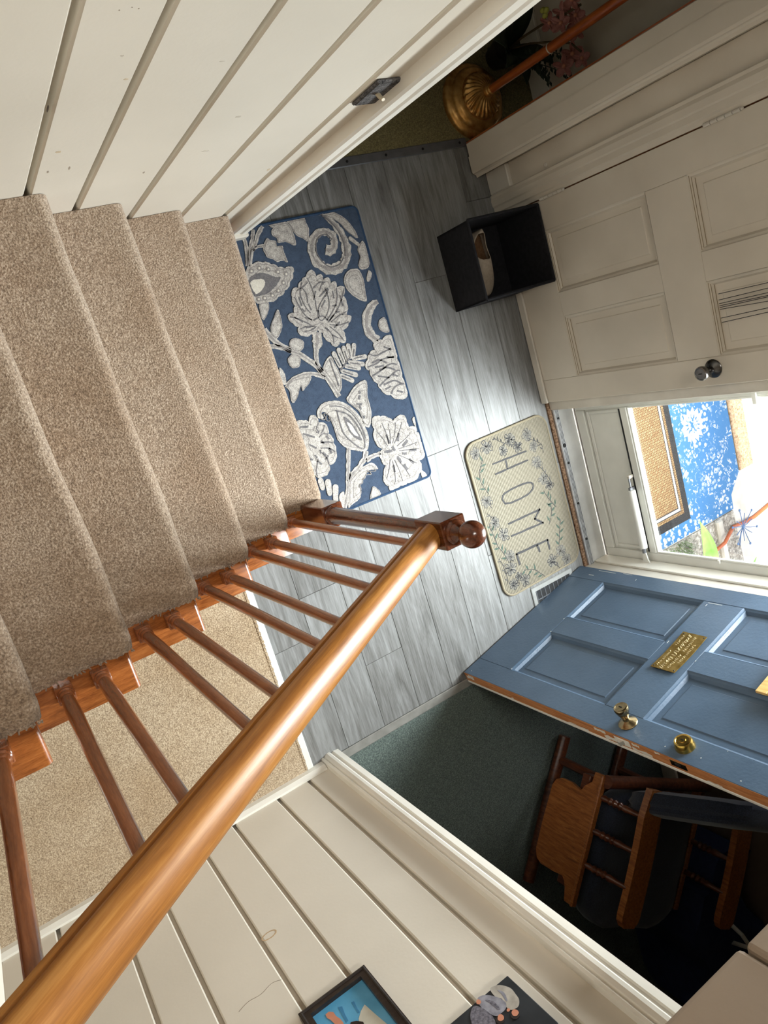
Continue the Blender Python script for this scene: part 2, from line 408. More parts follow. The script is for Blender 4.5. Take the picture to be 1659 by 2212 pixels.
# plans of the rug and mat motifs, millimetres on the floor
RUG_SHAPES=[['leaf',[[1182,424],[1201,446],[1215,437],[1233,431],[1232,413],[1253,409],[1252,391],[1254,373],[1254,350],[1236,360],[1215,359],[1202,371],[1182,382],[1178,399],[1175,412]]],['leaf',[[1223,489],[1251,490],[1285,492],[1305,478],[1311,447],[1311,416],[1304,401],[1285,412],[1268,421],[1241,423],[1241,438],[1227,453],[1230,470],[1239,477]]],['leaf',[[1302,490],[1343,497],[1371,495],[1374,475],[1377,447],[1360,407],[1344,419],[1324,432],[1315,446],[1306,472]]],['flower',[[1086,352],[1121,371],[1157,369],[1187,357],[1212,340],[1236,331],[1270,328],[1261,307],[1240,281],[1210,257],[1177,240],[1139,231],[1114,236],[1090,236],[1081,267],[1082,318]]],['shade',[[1084,319],[1119,335],[1154,331],[1188,310],[1209,304],[1180,279],[1143,262],[1105,260],[1087,264]]],['light',[[1088,310],[1115,317],[1140,311],[1142,296],[1121,276],[1095,270]]],['leaf',[[1099,233],[1132,231],[1129,211],[1114,190],[1094,175],[1089,196]]],['leaf',[[1161,198],[1161,152],[1148,123],[1121,99],[1106,117],[1114,147],[1135,174]]],['flower',[[1340,306],[1350,278],[1374,281],[1372,257],[1398,265],[1399,240],[1423,244],[1418,220],[1453,218],[1439,187],[1443,158],[1435,126],[1420,113],[1447,106],[1427,83],[1394,65],[1397,44],[1390,18],[1368,26],[1344,12],[1330,33],[1312,54],[1309,75],[1292,90],[1260,81],[1227,84],[1211,102],[1220,119],[1202,137],[1190,167],[1220,171],[1231,195],[1230,228],[1246,257],[1264,253],[1287,275],[1310,287]]],['flower',[[1169,79],[1195,83],[1221,66],[1212,41],[1187,33],[1163,53]]],['flower',[[1138,16],[1165,31],[1190,16],[1176,-17],[1153,-19],[1141,-10]]],['leaf',[[1105,-70],[1140,-57],[1207,-64],[1192,-89],[1172,-100],[1160,-108],[1161,-86],[1143,-103],[1135,-117],[1112,-139],[1102,-130],[1107,-98]]],['leaf',[[1095,-3],[1109,-23],[1104,-64],[1090,-60]]],['leaf',[[1435,495],[1480,498],[1532,466],[1558,431],[1573,387],[1564,382],[1533,413],[1513,445],[1479,475]]],['leaf',[[1585,366],[1594,345],[1588,272],[1550,264],[1541,282],[1558,310],[1557,339]]],['leaf',[[1487,270],[1519,273],[1538,263],[1545,226],[1539,185],[1531,145],[1502,158],[1476,183],[1460,212],[1462,247]]],['leaf',[[1577,254],[1589,240],[1570,215],[1558,221]]],['flower',[[1563,62],[1590,67],[1595,31],[1591,8],[1562,18],[1553,41]]],['flower',[[1597,-5],[1604,-36],[1594,-99],[1593,-177],[1592,-256],[1556,-255],[1521,-229],[1483,-194],[1478,-169],[1460,-140],[1459,-111],[1444,-95],[1463,-70],[1476,-51],[1510,-42],[1508,-18],[1552,-12]]],['leaf',[[1279,-35],[1311,-14],[1321,-46],[1329,-85],[1328,-115],[1318,-142],[1301,-156],[1292,-120],[1276,-78],[1268,-54]]],['leaf',[[1185,-217],[1190,-197],[1212,-179],[1242,-174],[1283,-183],[1316,-203],[1345,-240],[1364,-282],[1369,-317],[1371,-354],[1354,-397],[1331,-402],[1302,-390],[1274,-374],[1255,-357],[1238,-326],[1238,-301],[1237,-268],[1233,-235],[1221,-210],[1205,-207],[1209,-224],[1201,-230],[1189,-225]]],['shade',[[1289,-248],[1310,-269],[1326,-307],[1338,-358],[1311,-339],[1294,-304]]],['light',[[1297,-273],[1312,-288],[1322,-320],[1327,-340],[1306,-319]]],['leaf',[[1431,-144],[1417,-205],[1414,-264],[1394,-312],[1378,-319],[1365,-297],[1361,-248],[1325,-196],[1338,-176],[1382,-148]]],['flower',[[1098,-208],[1123,-212],[1145,-226],[1161,-203],[1180,-215],[1180,-240],[1205,-248],[1212,-271],[1206,-291],[1219,-309],[1216,-330],[1217,-362],[1204,-394],[1182,-406],[1171,-401],[1161,-430],[1131,-438],[1109,-434],[1104,-400],[1097,-355],[1098,-263]]],['flower',[[1411,-291],[1448,-295],[1478,-310],[1497,-331],[1514,-321],[1553,-322],[1556,-353],[1558,-376],[1591,-383],[1589,-405],[1602,-420],[1598,-446],[1604,-482],[1598,-507],[1564,-519],[1569,-544],[1546,-571],[1522,-588],[1482,-587],[1446,-586],[1397,-590],[1395,-568],[1384,-560],[1389,-516],[1409,-489],[1397,-459],[1397,-433],[1419,-421],[1393,-383],[1405,-335]]],['leaf',[[1234,-492],[1275,-469],[1321,-456],[1355,-458],[1370,-488],[1346,-483],[1321,-482],[1305,-502],[1294,-499],[1287,-518],[1265,-522],[1268,-538],[1265,-559],[1247,-575],[1210,-584],[1196,-590],[1222,-514]]],['leaf',[[1177,-527],[1198,-524],[1187,-568],[1174,-582],[1169,-550]]],['leaf',[[1324,-548],[1344,-565],[1349,-589],[1320,-596],[1298,-592]]],['leaf',[[1586,-351],[1599,-345],[1592,-387]]],['leaf',[[1560,-557],[1582,-588],[1558,-591]]]]
RUG_STEMS=[[[[1116,483],[1116,435],[1097,368]],[13,13,13]],[[[1161,485],[1147,453],[1126,421],[1101,367]],[13,13,13,13]],[[[1200,490],[1174,465],[1148,429],[1128,409],[1105,366]],[14,14,14,14,14]],[[[1135,417],[1157,424],[1186,423]],[9,10,10]],[[[1288,83],[1276,47],[1260,17],[1249,-25],[1259,-62]],[33,44,18,18,22]],[[[1086,143],[1113,93],[1158,46],[1193,23],[1229,-20],[1259,-62],[1280,-113],[1297,-170]],[20,21,21,21,22,22,22,23]],[[[1088,81],[1127,65],[1162,42]],[17,17,18]],[[[1264,-86],[1221,-60],[1173,-52],[1127,-59],[1099,-79]],[16,16,15,15,15]],[[[1449,494],[1475,464],[1497,429],[1508,396],[1511,361],[1502,324],[1478,298],[1433,288],[1394,302],[1368,332],[1363,370],[1380,404],[1411,426],[1444,426],[1467,406],[1464,376],[1443,358],[1423,365]],[7,21,29,34,38,40,36,39,38,35,33,31,29,30,30,30,39,39]],[[[1538,384],[1572,349]],[15,15]],[[[1580,133],[1541,119],[1506,75],[1504,30],[1531,-12]],[20,33,39,39,33]],[[[1329,-11],[1338,-61]],[19,19]],[[[1353,-3],[1358,-52]],[19,19]],[[[1376,-1],[1377,-46]],[19,19]],[[[1398,3],[1393,-39]],[19,19]],[[[1423,-2],[1405,-42]],[19,19]],[[[1455,-55],[1406,-50]],[19,19]],[[[1436,-80],[1386,-59]],[19,19]],[[[1415,-90],[1365,-69]],[19,19]],[[[1394,-111],[1343,-82]],[19,19]],[[[1371,-127],[1334,-98]],[19,19]],[[[1401,-436],[1363,-433],[1331,-441]],[18,18,18]],[[[1272,-369],[1249,-435],[1233,-481],[1213,-529],[1181,-584]],[19,19,20,20,19]],[[[1343,-404],[1325,-431],[1288,-456],[1253,-473],[1233,-495]],[22,22,22,22,22]],[[[1118,-451],[1117,-476]],[24,24]],[[[1145,-465],[1139,-506]],[25,25]],[[[1169,-495],[1154,-541]],[25,25]]]
RUG_DOTS=[[1138,352,18],[1171,341,18],[1234,311,19],[1213,284,18],[1184,261,18],[1156,250,18],[1124,247,18],[1100,249,18],[1106,348,18],[1205,325,18],[1417,288,6],[1455,286,6],[1387,309,6],[1375,331,6],[1364,348,6],[1367,366,6],[1375,391,6],[1392,414,6],[1413,430,6],[1436,434,6],[1454,424,6],[1471,409,6],[1471,387,6],[1423,365,6],[1434,353,6],[1438,-333,10],[1470,-352,10],[1428,-356,10],[1475,-391,10],[1509,-361,10],[1418,-557,10],[1426,-568,10],[1445,-565,10],[1458,-550,10],[1418,-538,10],[1491,-560,10],[1502,-567,10],[1584,-487,10],[1572,-453,10],[1561,-400,10]]
RUG_MARKS=[[[[1286,191],[1290,165]],[5,5]],[[[1358,188],[1334,166]],[6,5]],[[[1381,161],[1400,159]],[6,6]],[[[1338,204],[1384,227],[1362,199]],[5,6,6]],[[[1256,222],[1257,189]],[5,5]],[[[1255,146],[1281,132]],[5,5]],[[[1286,128],[1327,135],[1345,114]],[5,5,6]],[[[1324,91],[1333,77]],[6,6]],[[[1377,129],[1344,108]],[6,6]],[[[1392,97],[1360,82]],[6,6]],[[[1278,250],[1308,265]],[5,5]],[[[1424,191],[1424,151]],[6,6]],[[[1368,253],[1345,224]],[5,5]],[[[1214,156],[1243,132]],[5,5]],[[[1248,109],[1279,107]],[5,5]],[[[1345,57],[1366,41]],[6,6]],[[[1330,228],[1311,199]],[5,5]],[[[1399,213],[1396,186]],[6,6]],[[[1254,179],[1262,166]],[5,5]],[[[1316,159],[1315,137]],[5,5]],[[[1404,133],[1386,138]],[6,6]],[[[1447,487],[1478,451],[1500,406],[1504,362],[1495,326]],[5,5,5,5,5]],[[[1486,321],[1460,301],[1419,300],[1392,327],[1381,360],[1389,393],[1410,413],[1441,417],[1459,395]],[4,4,4,4,4,4,4,4,4]],[[[1550,-40],[1579,-60]],[7,7]],[[[1478,-86],[1514,-84],[1542,-103]],[7,7,7]],[[[1501,-122],[1537,-120],[1572,-141]],[7,7,7]],[[[1487,-142],[1537,-162]],[7,7]],[[[1502,-182],[1553,-178],[1582,-198]],[7,7,7]],[[[1550,-82],[1582,-90]],[7,7]],[[[1553,-220],[1577,-233]],[7,7]],[[[1485,-106],[1526,-111]],[7,7]],[[[1554,-154],[1578,-167]],[7,7]],[[[1503,-200],[1532,-196]],[7,7]],[[[1332,-78],[1392,-42]],[6,6]],[[[1303,-26],[1307,-87],[1309,-132]],[5,5,5]],[[[1328,-26],[1338,-61]],[4,4]],[[[1354,-14],[1358,-52]],[4,4]],[[[1376,-12],[1377,-46]],[4,4]],[[[1396,-10],[1393,-39]],[4,4]],[[[1418,-16],[1405,-42]],[4,4]],[[[1443,-52],[1406,-50]],[4,4]],[[[1424,-77],[1385,-61]],[4,4]],[[[1406,-91],[1365,-71]],[4,4]],[[[1382,-107],[1343,-83]],[4,4]],[[[1365,-121],[1333,-99]],[4,4]],[[[1263,-216],[1310,-244],[1335,-292],[1348,-354],[1334,-394],[1297,-356],[1271,-311],[1267,-263],[1270,-221]],[5,5,5,5,5,5,5,5,5]],[[[1247,-193],[1297,-212],[1332,-254],[1351,-307],[1355,-356]],[4,4,4,4,4]],[[[1384,-190],[1376,-205]],[8,8]],[[[1361,-218],[1382,-227]],[8,8]],[[[1371,-227],[1372,-245]],[8,8]],[[[1374,-270],[1374,-281]],[8,8]],[[[1387,-173],[1388,-185]],[8,8]],[[[1107,-259],[1148,-286]],[7,7]],[[[1161,-269],[1171,-276]],[7,7]],[[[1168,-307],[1179,-321]],[7,8]],[[[1154,-338],[1153,-352]],[7,7]],[[[1161,-351],[1172,-365]],[7,8]],[[[1126,-350],[1133,-363]],[7,7]],[[[1130,-373],[1143,-392]],[7,7]],[[[1104,-357],[1113,-364]],[7,7]],[[[1105,-231],[1136,-240]],[7,7]],[[[1196,-295],[1203,-311]],[8,8]],[[[1163,-380],[1179,-368]],[8,8]],[[[1118,-305],[1142,-327]],[7,7]],[[[1191,-343],[1196,-366]],[8,8]],[[[1449,-371],[1453,-410]],[10,10]],[[[1508,-383],[1492,-412]],[10,10]],[[[1537,-422],[1509,-440]],[10,10]],[[[1441,-497],[1440,-527]],[10,10]],[[[1490,-510],[1499,-536]],[10,10]],[[[1532,-466],[1565,-473]],[10,10]],[[[1521,-497],[1536,-521]],[10,10]],[[[1419,-433],[1456,-441]],[10,10]],[[[1461,-424],[1467,-445]],[10,10]],[[[1496,-466],[1516,-472]],[10,10]],[[[1472,-469],[1480,-499]],[10,10]],[[[1372,230],[1373,185],[1356,145],[1321,119],[1309,139],[1327,173],[1364,204]],[4,4,4,4,4,4,4]],[[[1285,270],[1265,231],[1269,187],[1283,156]],[4,4,4,4]],[[[1239,226],[1246,192],[1258,156],[1280,129]],[4,4,4,4]],[[[1418,220],[1407,178],[1374,140],[1339,115]],[4,4,4,4]],[[[1451,212],[1425,174],[1394,141],[1351,112]],[4,4,4,4]],[[[1432,127],[1393,119],[1356,105]],[4,4,4]],[[[1198,162],[1230,146],[1269,115]],[4,4,4]],[[[1223,110],[1256,113],[1285,106]],[4,4,4]],[[[1429,88],[1388,86],[1346,97]],[4,4,4]],[[[1341,25],[1345,57],[1330,89]],[4,4,4]],[[[1387,24],[1371,57],[1344,91]],[4,4,4]],[[[1311,281],[1319,241],[1317,198],[1311,155]],[4,4,4,4]],[[[1325,240],[1356,255],[1380,250]],[4,4,4]],[[[1254,244],[1278,250],[1289,226],[1284,194]],[4,4,4,4]],[[[1238,98],[1262,95],[1291,104]],[4,4,4]],[[[1476,-51],[1506,-64],[1536,-60],[1580,-54]],[6,6,6,6]],[[[1454,-97],[1489,-95],[1535,-84],[1582,-90]],[6,6,6,6]],[[[1462,-135],[1499,-127],[1554,-112],[1586,-121]],[6,6,6,6]],[[[1481,-182],[1522,-163],[1570,-147],[1592,-147]],[6,6,6,6]],[[[1523,-224],[1552,-202],[1595,-202]],[6,6,6]],[[[1180,-240],[1166,-257],[1172,-273]],[4,4,4]],[[[1206,-291],[1184,-284],[1165,-292]],[5,4,4]],[[[1212,-364],[1191,-343],[1159,-333]],[5,5,4]],[[[1171,-401],[1171,-379],[1157,-350]],[5,5,4]],[[[1110,-430],[1115,-404],[1135,-367]],[4,4,4]],[[[1202,-254],[1193,-269],[1177,-281]],[5,4,4]],[[[1214,-329],[1192,-318],[1166,-313]],[5,5,4]],[[[1457,-412],[1468,-370],[1472,-332]],[3,3,3]],[[[1449,-409],[1450,-362],[1445,-321]],[3,3,3]],[[[1474,-416],[1510,-379],[1535,-345]],[3,3,3]],[[[1482,-430],[1531,-413],[1567,-396]],[3,3,3]],[[[1486,-451],[1539,-463],[1580,-472]],[3,3,3]],[[[1477,-465],[1518,-498],[1548,-524]],[3,3,3]],[[[1465,-476],[1488,-524],[1502,-564]],[3,3,3]],[[[1444,-479],[1438,-530],[1427,-572]],[3,3,3]],[[[1435,-470],[1416,-509],[1394,-540]],[3,3,3]],[[[1441,-417],[1430,-383],[1415,-351]],[3,3,3]],[[[1466,-414],[1490,-375],[1505,-339]],[3,3,3]],[[[1486,-443],[1539,-445],[1579,-444]],[3,3,3]],[[[1454,-478],[1462,-529],[1463,-571]],[3,3,3]]]
MAT_LETTERS=[[[[1923,-656],[2118,-661]],8],[[[1923,-703],[2116,-703]],8],[[[1995,-666],[1993,-699]],8],[[[1933,-844],[1926,-822],[1937,-804],[1984,-796],[2039,-795],[2092,-801],[2110,-816],[2102,-835],[2067,-850],[2011,-853],[1966,-852],[1933,-844]],8],[[[1925,-937],[2113,-939],[2073,-970],[2114,-1004],[1924,-995]],9],[[[1929,-1134],[1925,-1084],[2115,-1090],[2115,-1134]],10],[[[2050,-1092],[2054,-1122]],11]]
MAT_FLOWERS=[[1848,-584,24],[1912,-578,27],[1995,-617,23],[2048,-582,26],[2079,-627,22],[2147,-593,26],[2167,-653,24],[2164,-729,27],[2177,-814,25],[2203,-850,21],[1841,-801,25],[1855,-905,25],[1884,-972,28],[1889,-1077,26],[1875,-1133,30],[1869,-1209,26],[1936,-1215,27],[2178,-1169,28],[2111,-1194,28],[2199,-1219,26],[1904,-1183,18]]
MAT_SPRIGS=[[[[1963,-548],[1989,-574],[2045,-606],[2108,-623]],0],[[[2148,-611],[2190,-639],[2215,-665],[2213,-700]],0],[[[1880,-617],[1850,-655],[1840,-686],[1839,-717],[1862,-776]],2],[[[2167,-742],[2191,-783],[2216,-839],[2216,-872]],1],[[[2162,-866],[2182,-916],[2211,-963]],2],[[[1822,-780],[1846,-813],[1859,-839]],1],[[[1821,-908],[1832,-964],[1838,-1013],[1857,-1049],[1870,-1091]],2],[[[2218,-1025],[2197,-1077],[2172,-1147]],2],[[[1825,-1065],[1836,-1099],[1843,-1161],[1837,-1195]],1],[[[2184,-942],[2175,-983],[2148,-1025]],2],[[[1941,-1169],[1996,-1188],[2028,-1220],[2049,-1245]],2],[[[2103,-1195],[2129,-1221],[2146,-1244]],1],[[[1825,-851],[1846,-880],[1855,-919]],1]]
PHOTO_BLUE=[['photo_background',[[351,1084],[335,1093],[321,1107],[310,1133],[305,1174],[346,1215],[372,1218],[357,1125]],0.0105,'p_pale'],['photo_arm',[[265,1035],[275,1034],[283,1044],[283,1059],[287,1073],[288,1088],[283,1105],[275,1103],[271,1078],[268,1058],[264,1047]],0.011,'p_skin'],['photo_sleeve',[[298,1040],[307,1046],[302,1069],[300,1092],[294,1093],[295,1074]],0.0106,'p_blue2'],['photo_sleeve',[[330,1053],[336,1056],[332,1081],[332,1094],[327,1092]],0.0106,'p_blue2'],['photo_hair',[[302,1101],[314,1108],[325,1123],[321,1143],[308,1154],[290,1136],[291,1114]],0.0112,'p_hair']]
PHOTO=[['printed_person',[[589,1288],[603,1290],[614,1299],[624,1321],[622,1342],[618,1358],[605,1369],[589,1364],[586,1350],[592,1328],[585,1312]],0.0232,'p_white'],['printed_person',[[554,1285],[571,1292],[587,1316],[592,1340],[583,1352],[568,1354],[554,1350],[546,1323],[546,1299]],0.0234,'p_grey'],['printed_person',[[533,1295],[545,1312],[549,1341],[544,1362],[531,1374],[503,1346],[510,1313]],0.0236,'p_stripe'],['printed_fold',[[599,1302],[606,1318],[599,1339],[595,1338],[599,1317]],0.0235,'p_grey'],['printed_fold',[[563,1302],[574,1319],[573,1342],[568,1342],[566,1320]],0.0238,'p_stripe'],['printed_hair',[[562,1372],[557,1375],[551,1374],[547,1370],[546,1363],[548,1358],[553,1355],[559,1355],[563,1360],[564,1366]],0.0238,'p_hair'],['printed_face',[[565,1367],[561,1370],[556,1369],[553,1366],[552,1361],[555,1357],[559,1354],[563,1354],[566,1357],[567,1362]],0.024,'p_skin'],['printed_hair',[[594,1388],[588,1390],[583,1390],[578,1385],[577,1379],[579,1373],[584,1370],[590,1371],[595,1376],[596,1382]],0.0238,'p_hair'],['printed_face',[[596,1382],[591,1384],[587,1384],[583,1380],[583,1375],[585,1370],[589,1368],[594,1368],[597,1372],[598,1377]],0.024,'p_skin'],['printed_hand',[[553,1299],[549,1301],[545,1300],[543,1295],[545,1291],[549,1288],[553,1290],[554,1294]],0.024,'p_skin'],['printed_hand',[[586,1363],[584,1364],[581,1363],[580,1361],[581,1358],[584,1356],[587,1357],[588,1360]],0.024,'p_skin']]

# ------------------------------------------------------------------ floors
YB, YL = -1.502, 0.652           # foyer vinyl between the dining and the living room carpets
fl = struct(G().box((0.70, YB, -0.06), (2.31, YL, -0.008)).make('floor', M['dirt']))
px = 0.712; PW = 0.178; kk = 0
while px < 2.305:
    x1 = min(px+PW, 2.306)
    cuts = [YB]; y = YB + random.uniform(0.25, 1.0)
    while y < YL-0.12:
        cuts.append(y); y += 1.2
    cuts.append(YL)
    for a, b in zip(cuts, cuts[1:]):
        G().box((px+0.0005, a+0.0005, -0.012), (x1-0.0005, b-0.0005, random.uniform(-0.0004, 0.0)), 0.0012).make('plank', M['plank'], fl)
    px += PW; kk += 1
fh = struct(G().box((-3.0, -1.64, -0.06), (0.70, 0.5, 0.006)).make('floor_hall', M['hallcarpet']))
# the loose cut edge of the hall carpet
g = G()
for i in range(60):
    y = -1.49+i*0.0165
    g.box((0.694, y, 0.0), (0.703+random.uniform(0, 0.005), y+0.016, 0.0085), 0.002)
g.make('carpet_edge', M['hallcarpet'], fh)
fd = struct(G().box((0.60, -5.0, -0.06), (2.55, YB-0.02, 0.004)).make('floor_dining', M['green']))
fv = struct(G().box((1.0, YL+0.01, -0.06), (3.0, 5.0, 0.004)).make('floor_living', M['olive']))

def strip(name, lo, hi, mat, label=None, screws=None):
    o = G().box(lo, hi, 0.003).make(name, mat)
    struct(o)
    if screws:
        for s in screws: G().lathe([(0.0055, 0), (0.005, 0.002), (0, 0.0025)], s, seg=10).make('screw', M['black'], o)
    return o
strip('trim_1', (0.700, -1.495, 0), (0.728, 0.45, 0.008), M['whitemetal'])
strip('trim_2', (0.84, -1.538, 0), (2.29, -1.500, 0.008), plain('grey_transition_wood', (128, 126, 120), 0.4, 0, 0.4, 10, 20))
strip('trim_3', (1.11, 0.640, 0), (2.208, 0.676, 0.007), M['steelgrey'], screws=[(x, 0.658, 0.007) for x in (1.42, 1.62, 1.80, 1.98, 2.17)])

# ------------------------------------------------------------------ walls
def boards(parent, xs, z0, z1, yf, sgn, mat, depth=0.020):
    """vertical boards with grooves between; yf = face plane, sgn = direction the face looks"""
    for a, b in zip(xs, xs[1:]):
        g = G(); F = frame((0, yf, 0), (1, 0, 0), (0, sgn, 0))     # x along wall, y out of wall, z -> along -z/+z
        w = 0.006; c = 0.004
        pts = [(a+w, -depth), (b-w, -depth), (b-w, -c), (b-w-c, 0), (a+w+c, 0), (a+w, -c)]
        g.prism(pts, frame((0, yf, 0), (1, 0, 0), (0, sgn, 0)), sgn*z0, sgn*z1)
        g.make('board', mat, parent)
M['groove'] = paint('groove_shadow_paint', (206, 196, 178), 0.5, 8, 3)
# left wall beside the stairs (its face looks towards -y)
wl = struct(G().box((-3.0, 0.520, 0.0), (1.10, 0.64, 4.9)).make('wall_left', M['wall']))
boards(wl, [-0.62, -0.49, -0.31, -0.18, 0.02, 0.20, 0.329, 0.458, 0.629, 0.805, 0.978, 1.10], 0.0, 4.9, 0.5, -1, M['wall'])
# end casing of the left wall and its plinth
def casing(name, pts, F, z0, z1, mat): return struct(G().prism(pts, F, z0, z1).make(name, mat))
FL = frame((0, 0.5, 0), (1, 0, 0), (0, -1, 0))                      # x along, y out of the wall (-y)
casing('trim_4', [(1.050, 0), (1.050, 0.027), (1.057, 0.032), (1.063, 0.028), (1.088, 0.029), (1.094, 0.033), (1.112, 0.033), (1.112, -0.145), (1.098, -0.145), (1.098, 0)], FL, -4.9, -0.0, M['trim'])
g = G().box((1.035, 0.458, 0), (1.122, 0.508, 0.055), 0.004); struct(g.make('trim_5', M['oldtrim']))
# right wall (the lower one in the photograph), its face looks towards +y
wr = struct(G().box((-3.0, -1.64, 0.0), (0.826, -1.532, 4.9)).make('wall_right', M['wall']))
boards(wr, [-0.76, -0.58, -0.445, -0.264, -0.081, 0.054, 0.234, 0.366, 0.549, 0.681, 0.826], 0.0, 4.9, -1.512, 1, M['wall'])
FR = frame((0, -1.512, 0), (1, 0, 0), (0, 1, 0))
casing('trim_6', [(0.768, 0), (0.768, 0.024), (0.775, 0.029), (0.781, 0.025), (0.786, 0.031), (0.796, 0.036), (0.806, 0.036), (0.813, 0.028), (0.820, 0.028), (0.824, 0.032), (0.846, 0.029), (0.846, -0.14), (0.828, -0.14), (0.828, 0)], FR, 0.0, 2.02, M['trim'])
bb = struct(G().prism([(0, 0), (0.018, 0), (0.018, 0.030), (0.012, 0.040), (0.008, 0.046), (0, 0.046)], frame((-3.0, -1.512, 0), (0, 1, 0), (0, 0, 1)), 0.0, 3.766).make('baseboard_right', M['trim']))
# soffit over the dining-room opening and walls above the openings
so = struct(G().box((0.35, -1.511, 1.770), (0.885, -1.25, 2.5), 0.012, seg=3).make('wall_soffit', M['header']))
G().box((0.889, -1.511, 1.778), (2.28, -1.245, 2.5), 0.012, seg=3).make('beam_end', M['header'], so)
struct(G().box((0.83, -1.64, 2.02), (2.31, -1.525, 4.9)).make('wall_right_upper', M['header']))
struct(G().box((1.115, 0.512, 2.15), (2.31, 0.64, 4.9)).make('wall_left_upper', M['wall']))
# front wall with the double-door opening
WX = 2.300
g = G()
g.box((WX, -1.64, 0), (WX+0.15, -1.335, 2.75)); g.box((WX, 0.40, 0), (WX+0.15, 0.53, 2.75)); g.box((WX, -1.335, 2.06), (WX+0.15, 0.40, 2.75))
g.box((WX, -1.64, 2.75), (WX+0.15, -1.3, 4.9)); g.box((WX, -1.3, 2.75), (WX+0.15, 0.65, 4.9))
wf = struct(g.make('wall_front', M['wall']))
# pilaster at the end of the partition to the living room
pil = struct(G().box((2.212, 0.524, 0.0), (2.70, 0.648, 2.4)).make('wall_partition', M['doorwhite']))
G().box((2.205, 0.648, 0.0), (2.24, 0.656, 2.4), 0.001).make('wood_edge', M['pole'], pil)
G().prism([(0, 0), (0.010, 0.002), (0.016, 0.008), (0.018, 0.016), (0.026, 0.019), (0.086, 0.019), (0.086, 0)], frame((2.212, 0.510, 0), (0, 1, 0), (-1, 0, 0)), 0.012, 2.4).make('edge_moulding', M['doorwhite'], pil)
G().box((2.196, 0.528, 0.012), (2.212, 0.648, 2.4), 0.003).make('face_board', M['doorwhite'], pil)
G().box((2.270, 0.430, 0.0), (WX, 0.523, 0.13), 0.004).make('base_block', M['oldtrim'], wf)
G().box((2.288, 0.430, 0.13), (WX, 0.523, 2.06), 0.002).make('wall_board', M['doorwhite'], wf)
sc_ = G().lathe([(0.009, 0), (0.008, 0.003), (0.004, 0.004), (0, 0.0035)], (2.288, 0.446, 0.33), (-1, 0, 0), 12).make('screw_cover', M['oldtrim'], wf)
# casing beside the white door
cs = [(0.3375, 0.0), (0.3375, 0.012), (0.352, 0.016), (0.358, 0.022), (0.378, 0.022), (0.384, 0.026), (0.404, 0.028), (0.416, 0.024), (0.426, 0.026), (0.430, 0.022), (0.430, 0)]
casing('trim_7', cs, frame((WX-0.006, 0, 0), (0, 1, 0), (-1, 0, 0)), 0.0, 2.05, M['doorwhite'])
struct(G().box((WX-0.004, 0.3372, 0.0), (WX+0.15, 0.40, 2.05)).make('trim_11', M['rawwood']))
struct(G().box((WX+0.045, 0.290, 0.0), (WX+0.12, 0.3372, 2.05)).make('trim_12', M['rawwood']))
# ceilings and outer shell
struct(G().box((-3.1, -1.7, 4.9), (2.45, 0.7, 5.0)).make('ceiling', M['wall']))
struct(G().box((0.6, -5.0, 2.4), (2.65, -1.64, 2.5)).make('ceiling_dining', M['wall']))
struct(G().box((1.0, 0.64, 2.4), (3.0, 5.0, 2.5)).make('ceiling_living', M['wall']))
struct(G().box((-3.1, -1.7, 0), (-3.0, 0.7, 4.9)).make('wall_back', M['wall']))
struct(G().box((2.64, 0.64, 0), (2.80, 5.0, 2.4)).make('wall_living_front', M['doorwhite']))
struct(G().box((2.622, 0.65, 0.004), (2.64, 5.0, 0.11), 0.004).make('baseboard_living', M['trim']))
struct(G().box((1.0, 4.9, 0), (2.8, 5.0, 2.4)).make('wall_living_end', M['wall']))
struct(G().box((0.9, 0.64, 0), (1.0, 5.0, 2.4)).make('wall_living_side', M['wall']))
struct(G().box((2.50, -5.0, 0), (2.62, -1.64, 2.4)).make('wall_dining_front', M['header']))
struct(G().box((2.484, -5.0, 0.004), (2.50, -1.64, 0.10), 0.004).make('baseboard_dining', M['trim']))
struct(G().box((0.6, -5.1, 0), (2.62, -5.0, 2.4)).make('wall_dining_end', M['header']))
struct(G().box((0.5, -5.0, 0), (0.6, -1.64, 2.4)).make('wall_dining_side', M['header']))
# upper white stub wall at the foot of the photograph's left edge
struct(G().box((-0.75, -0.66, 0.006), (-0.190, -0.585, 1.62), 0.003).make('wall_stub', M['wall']))

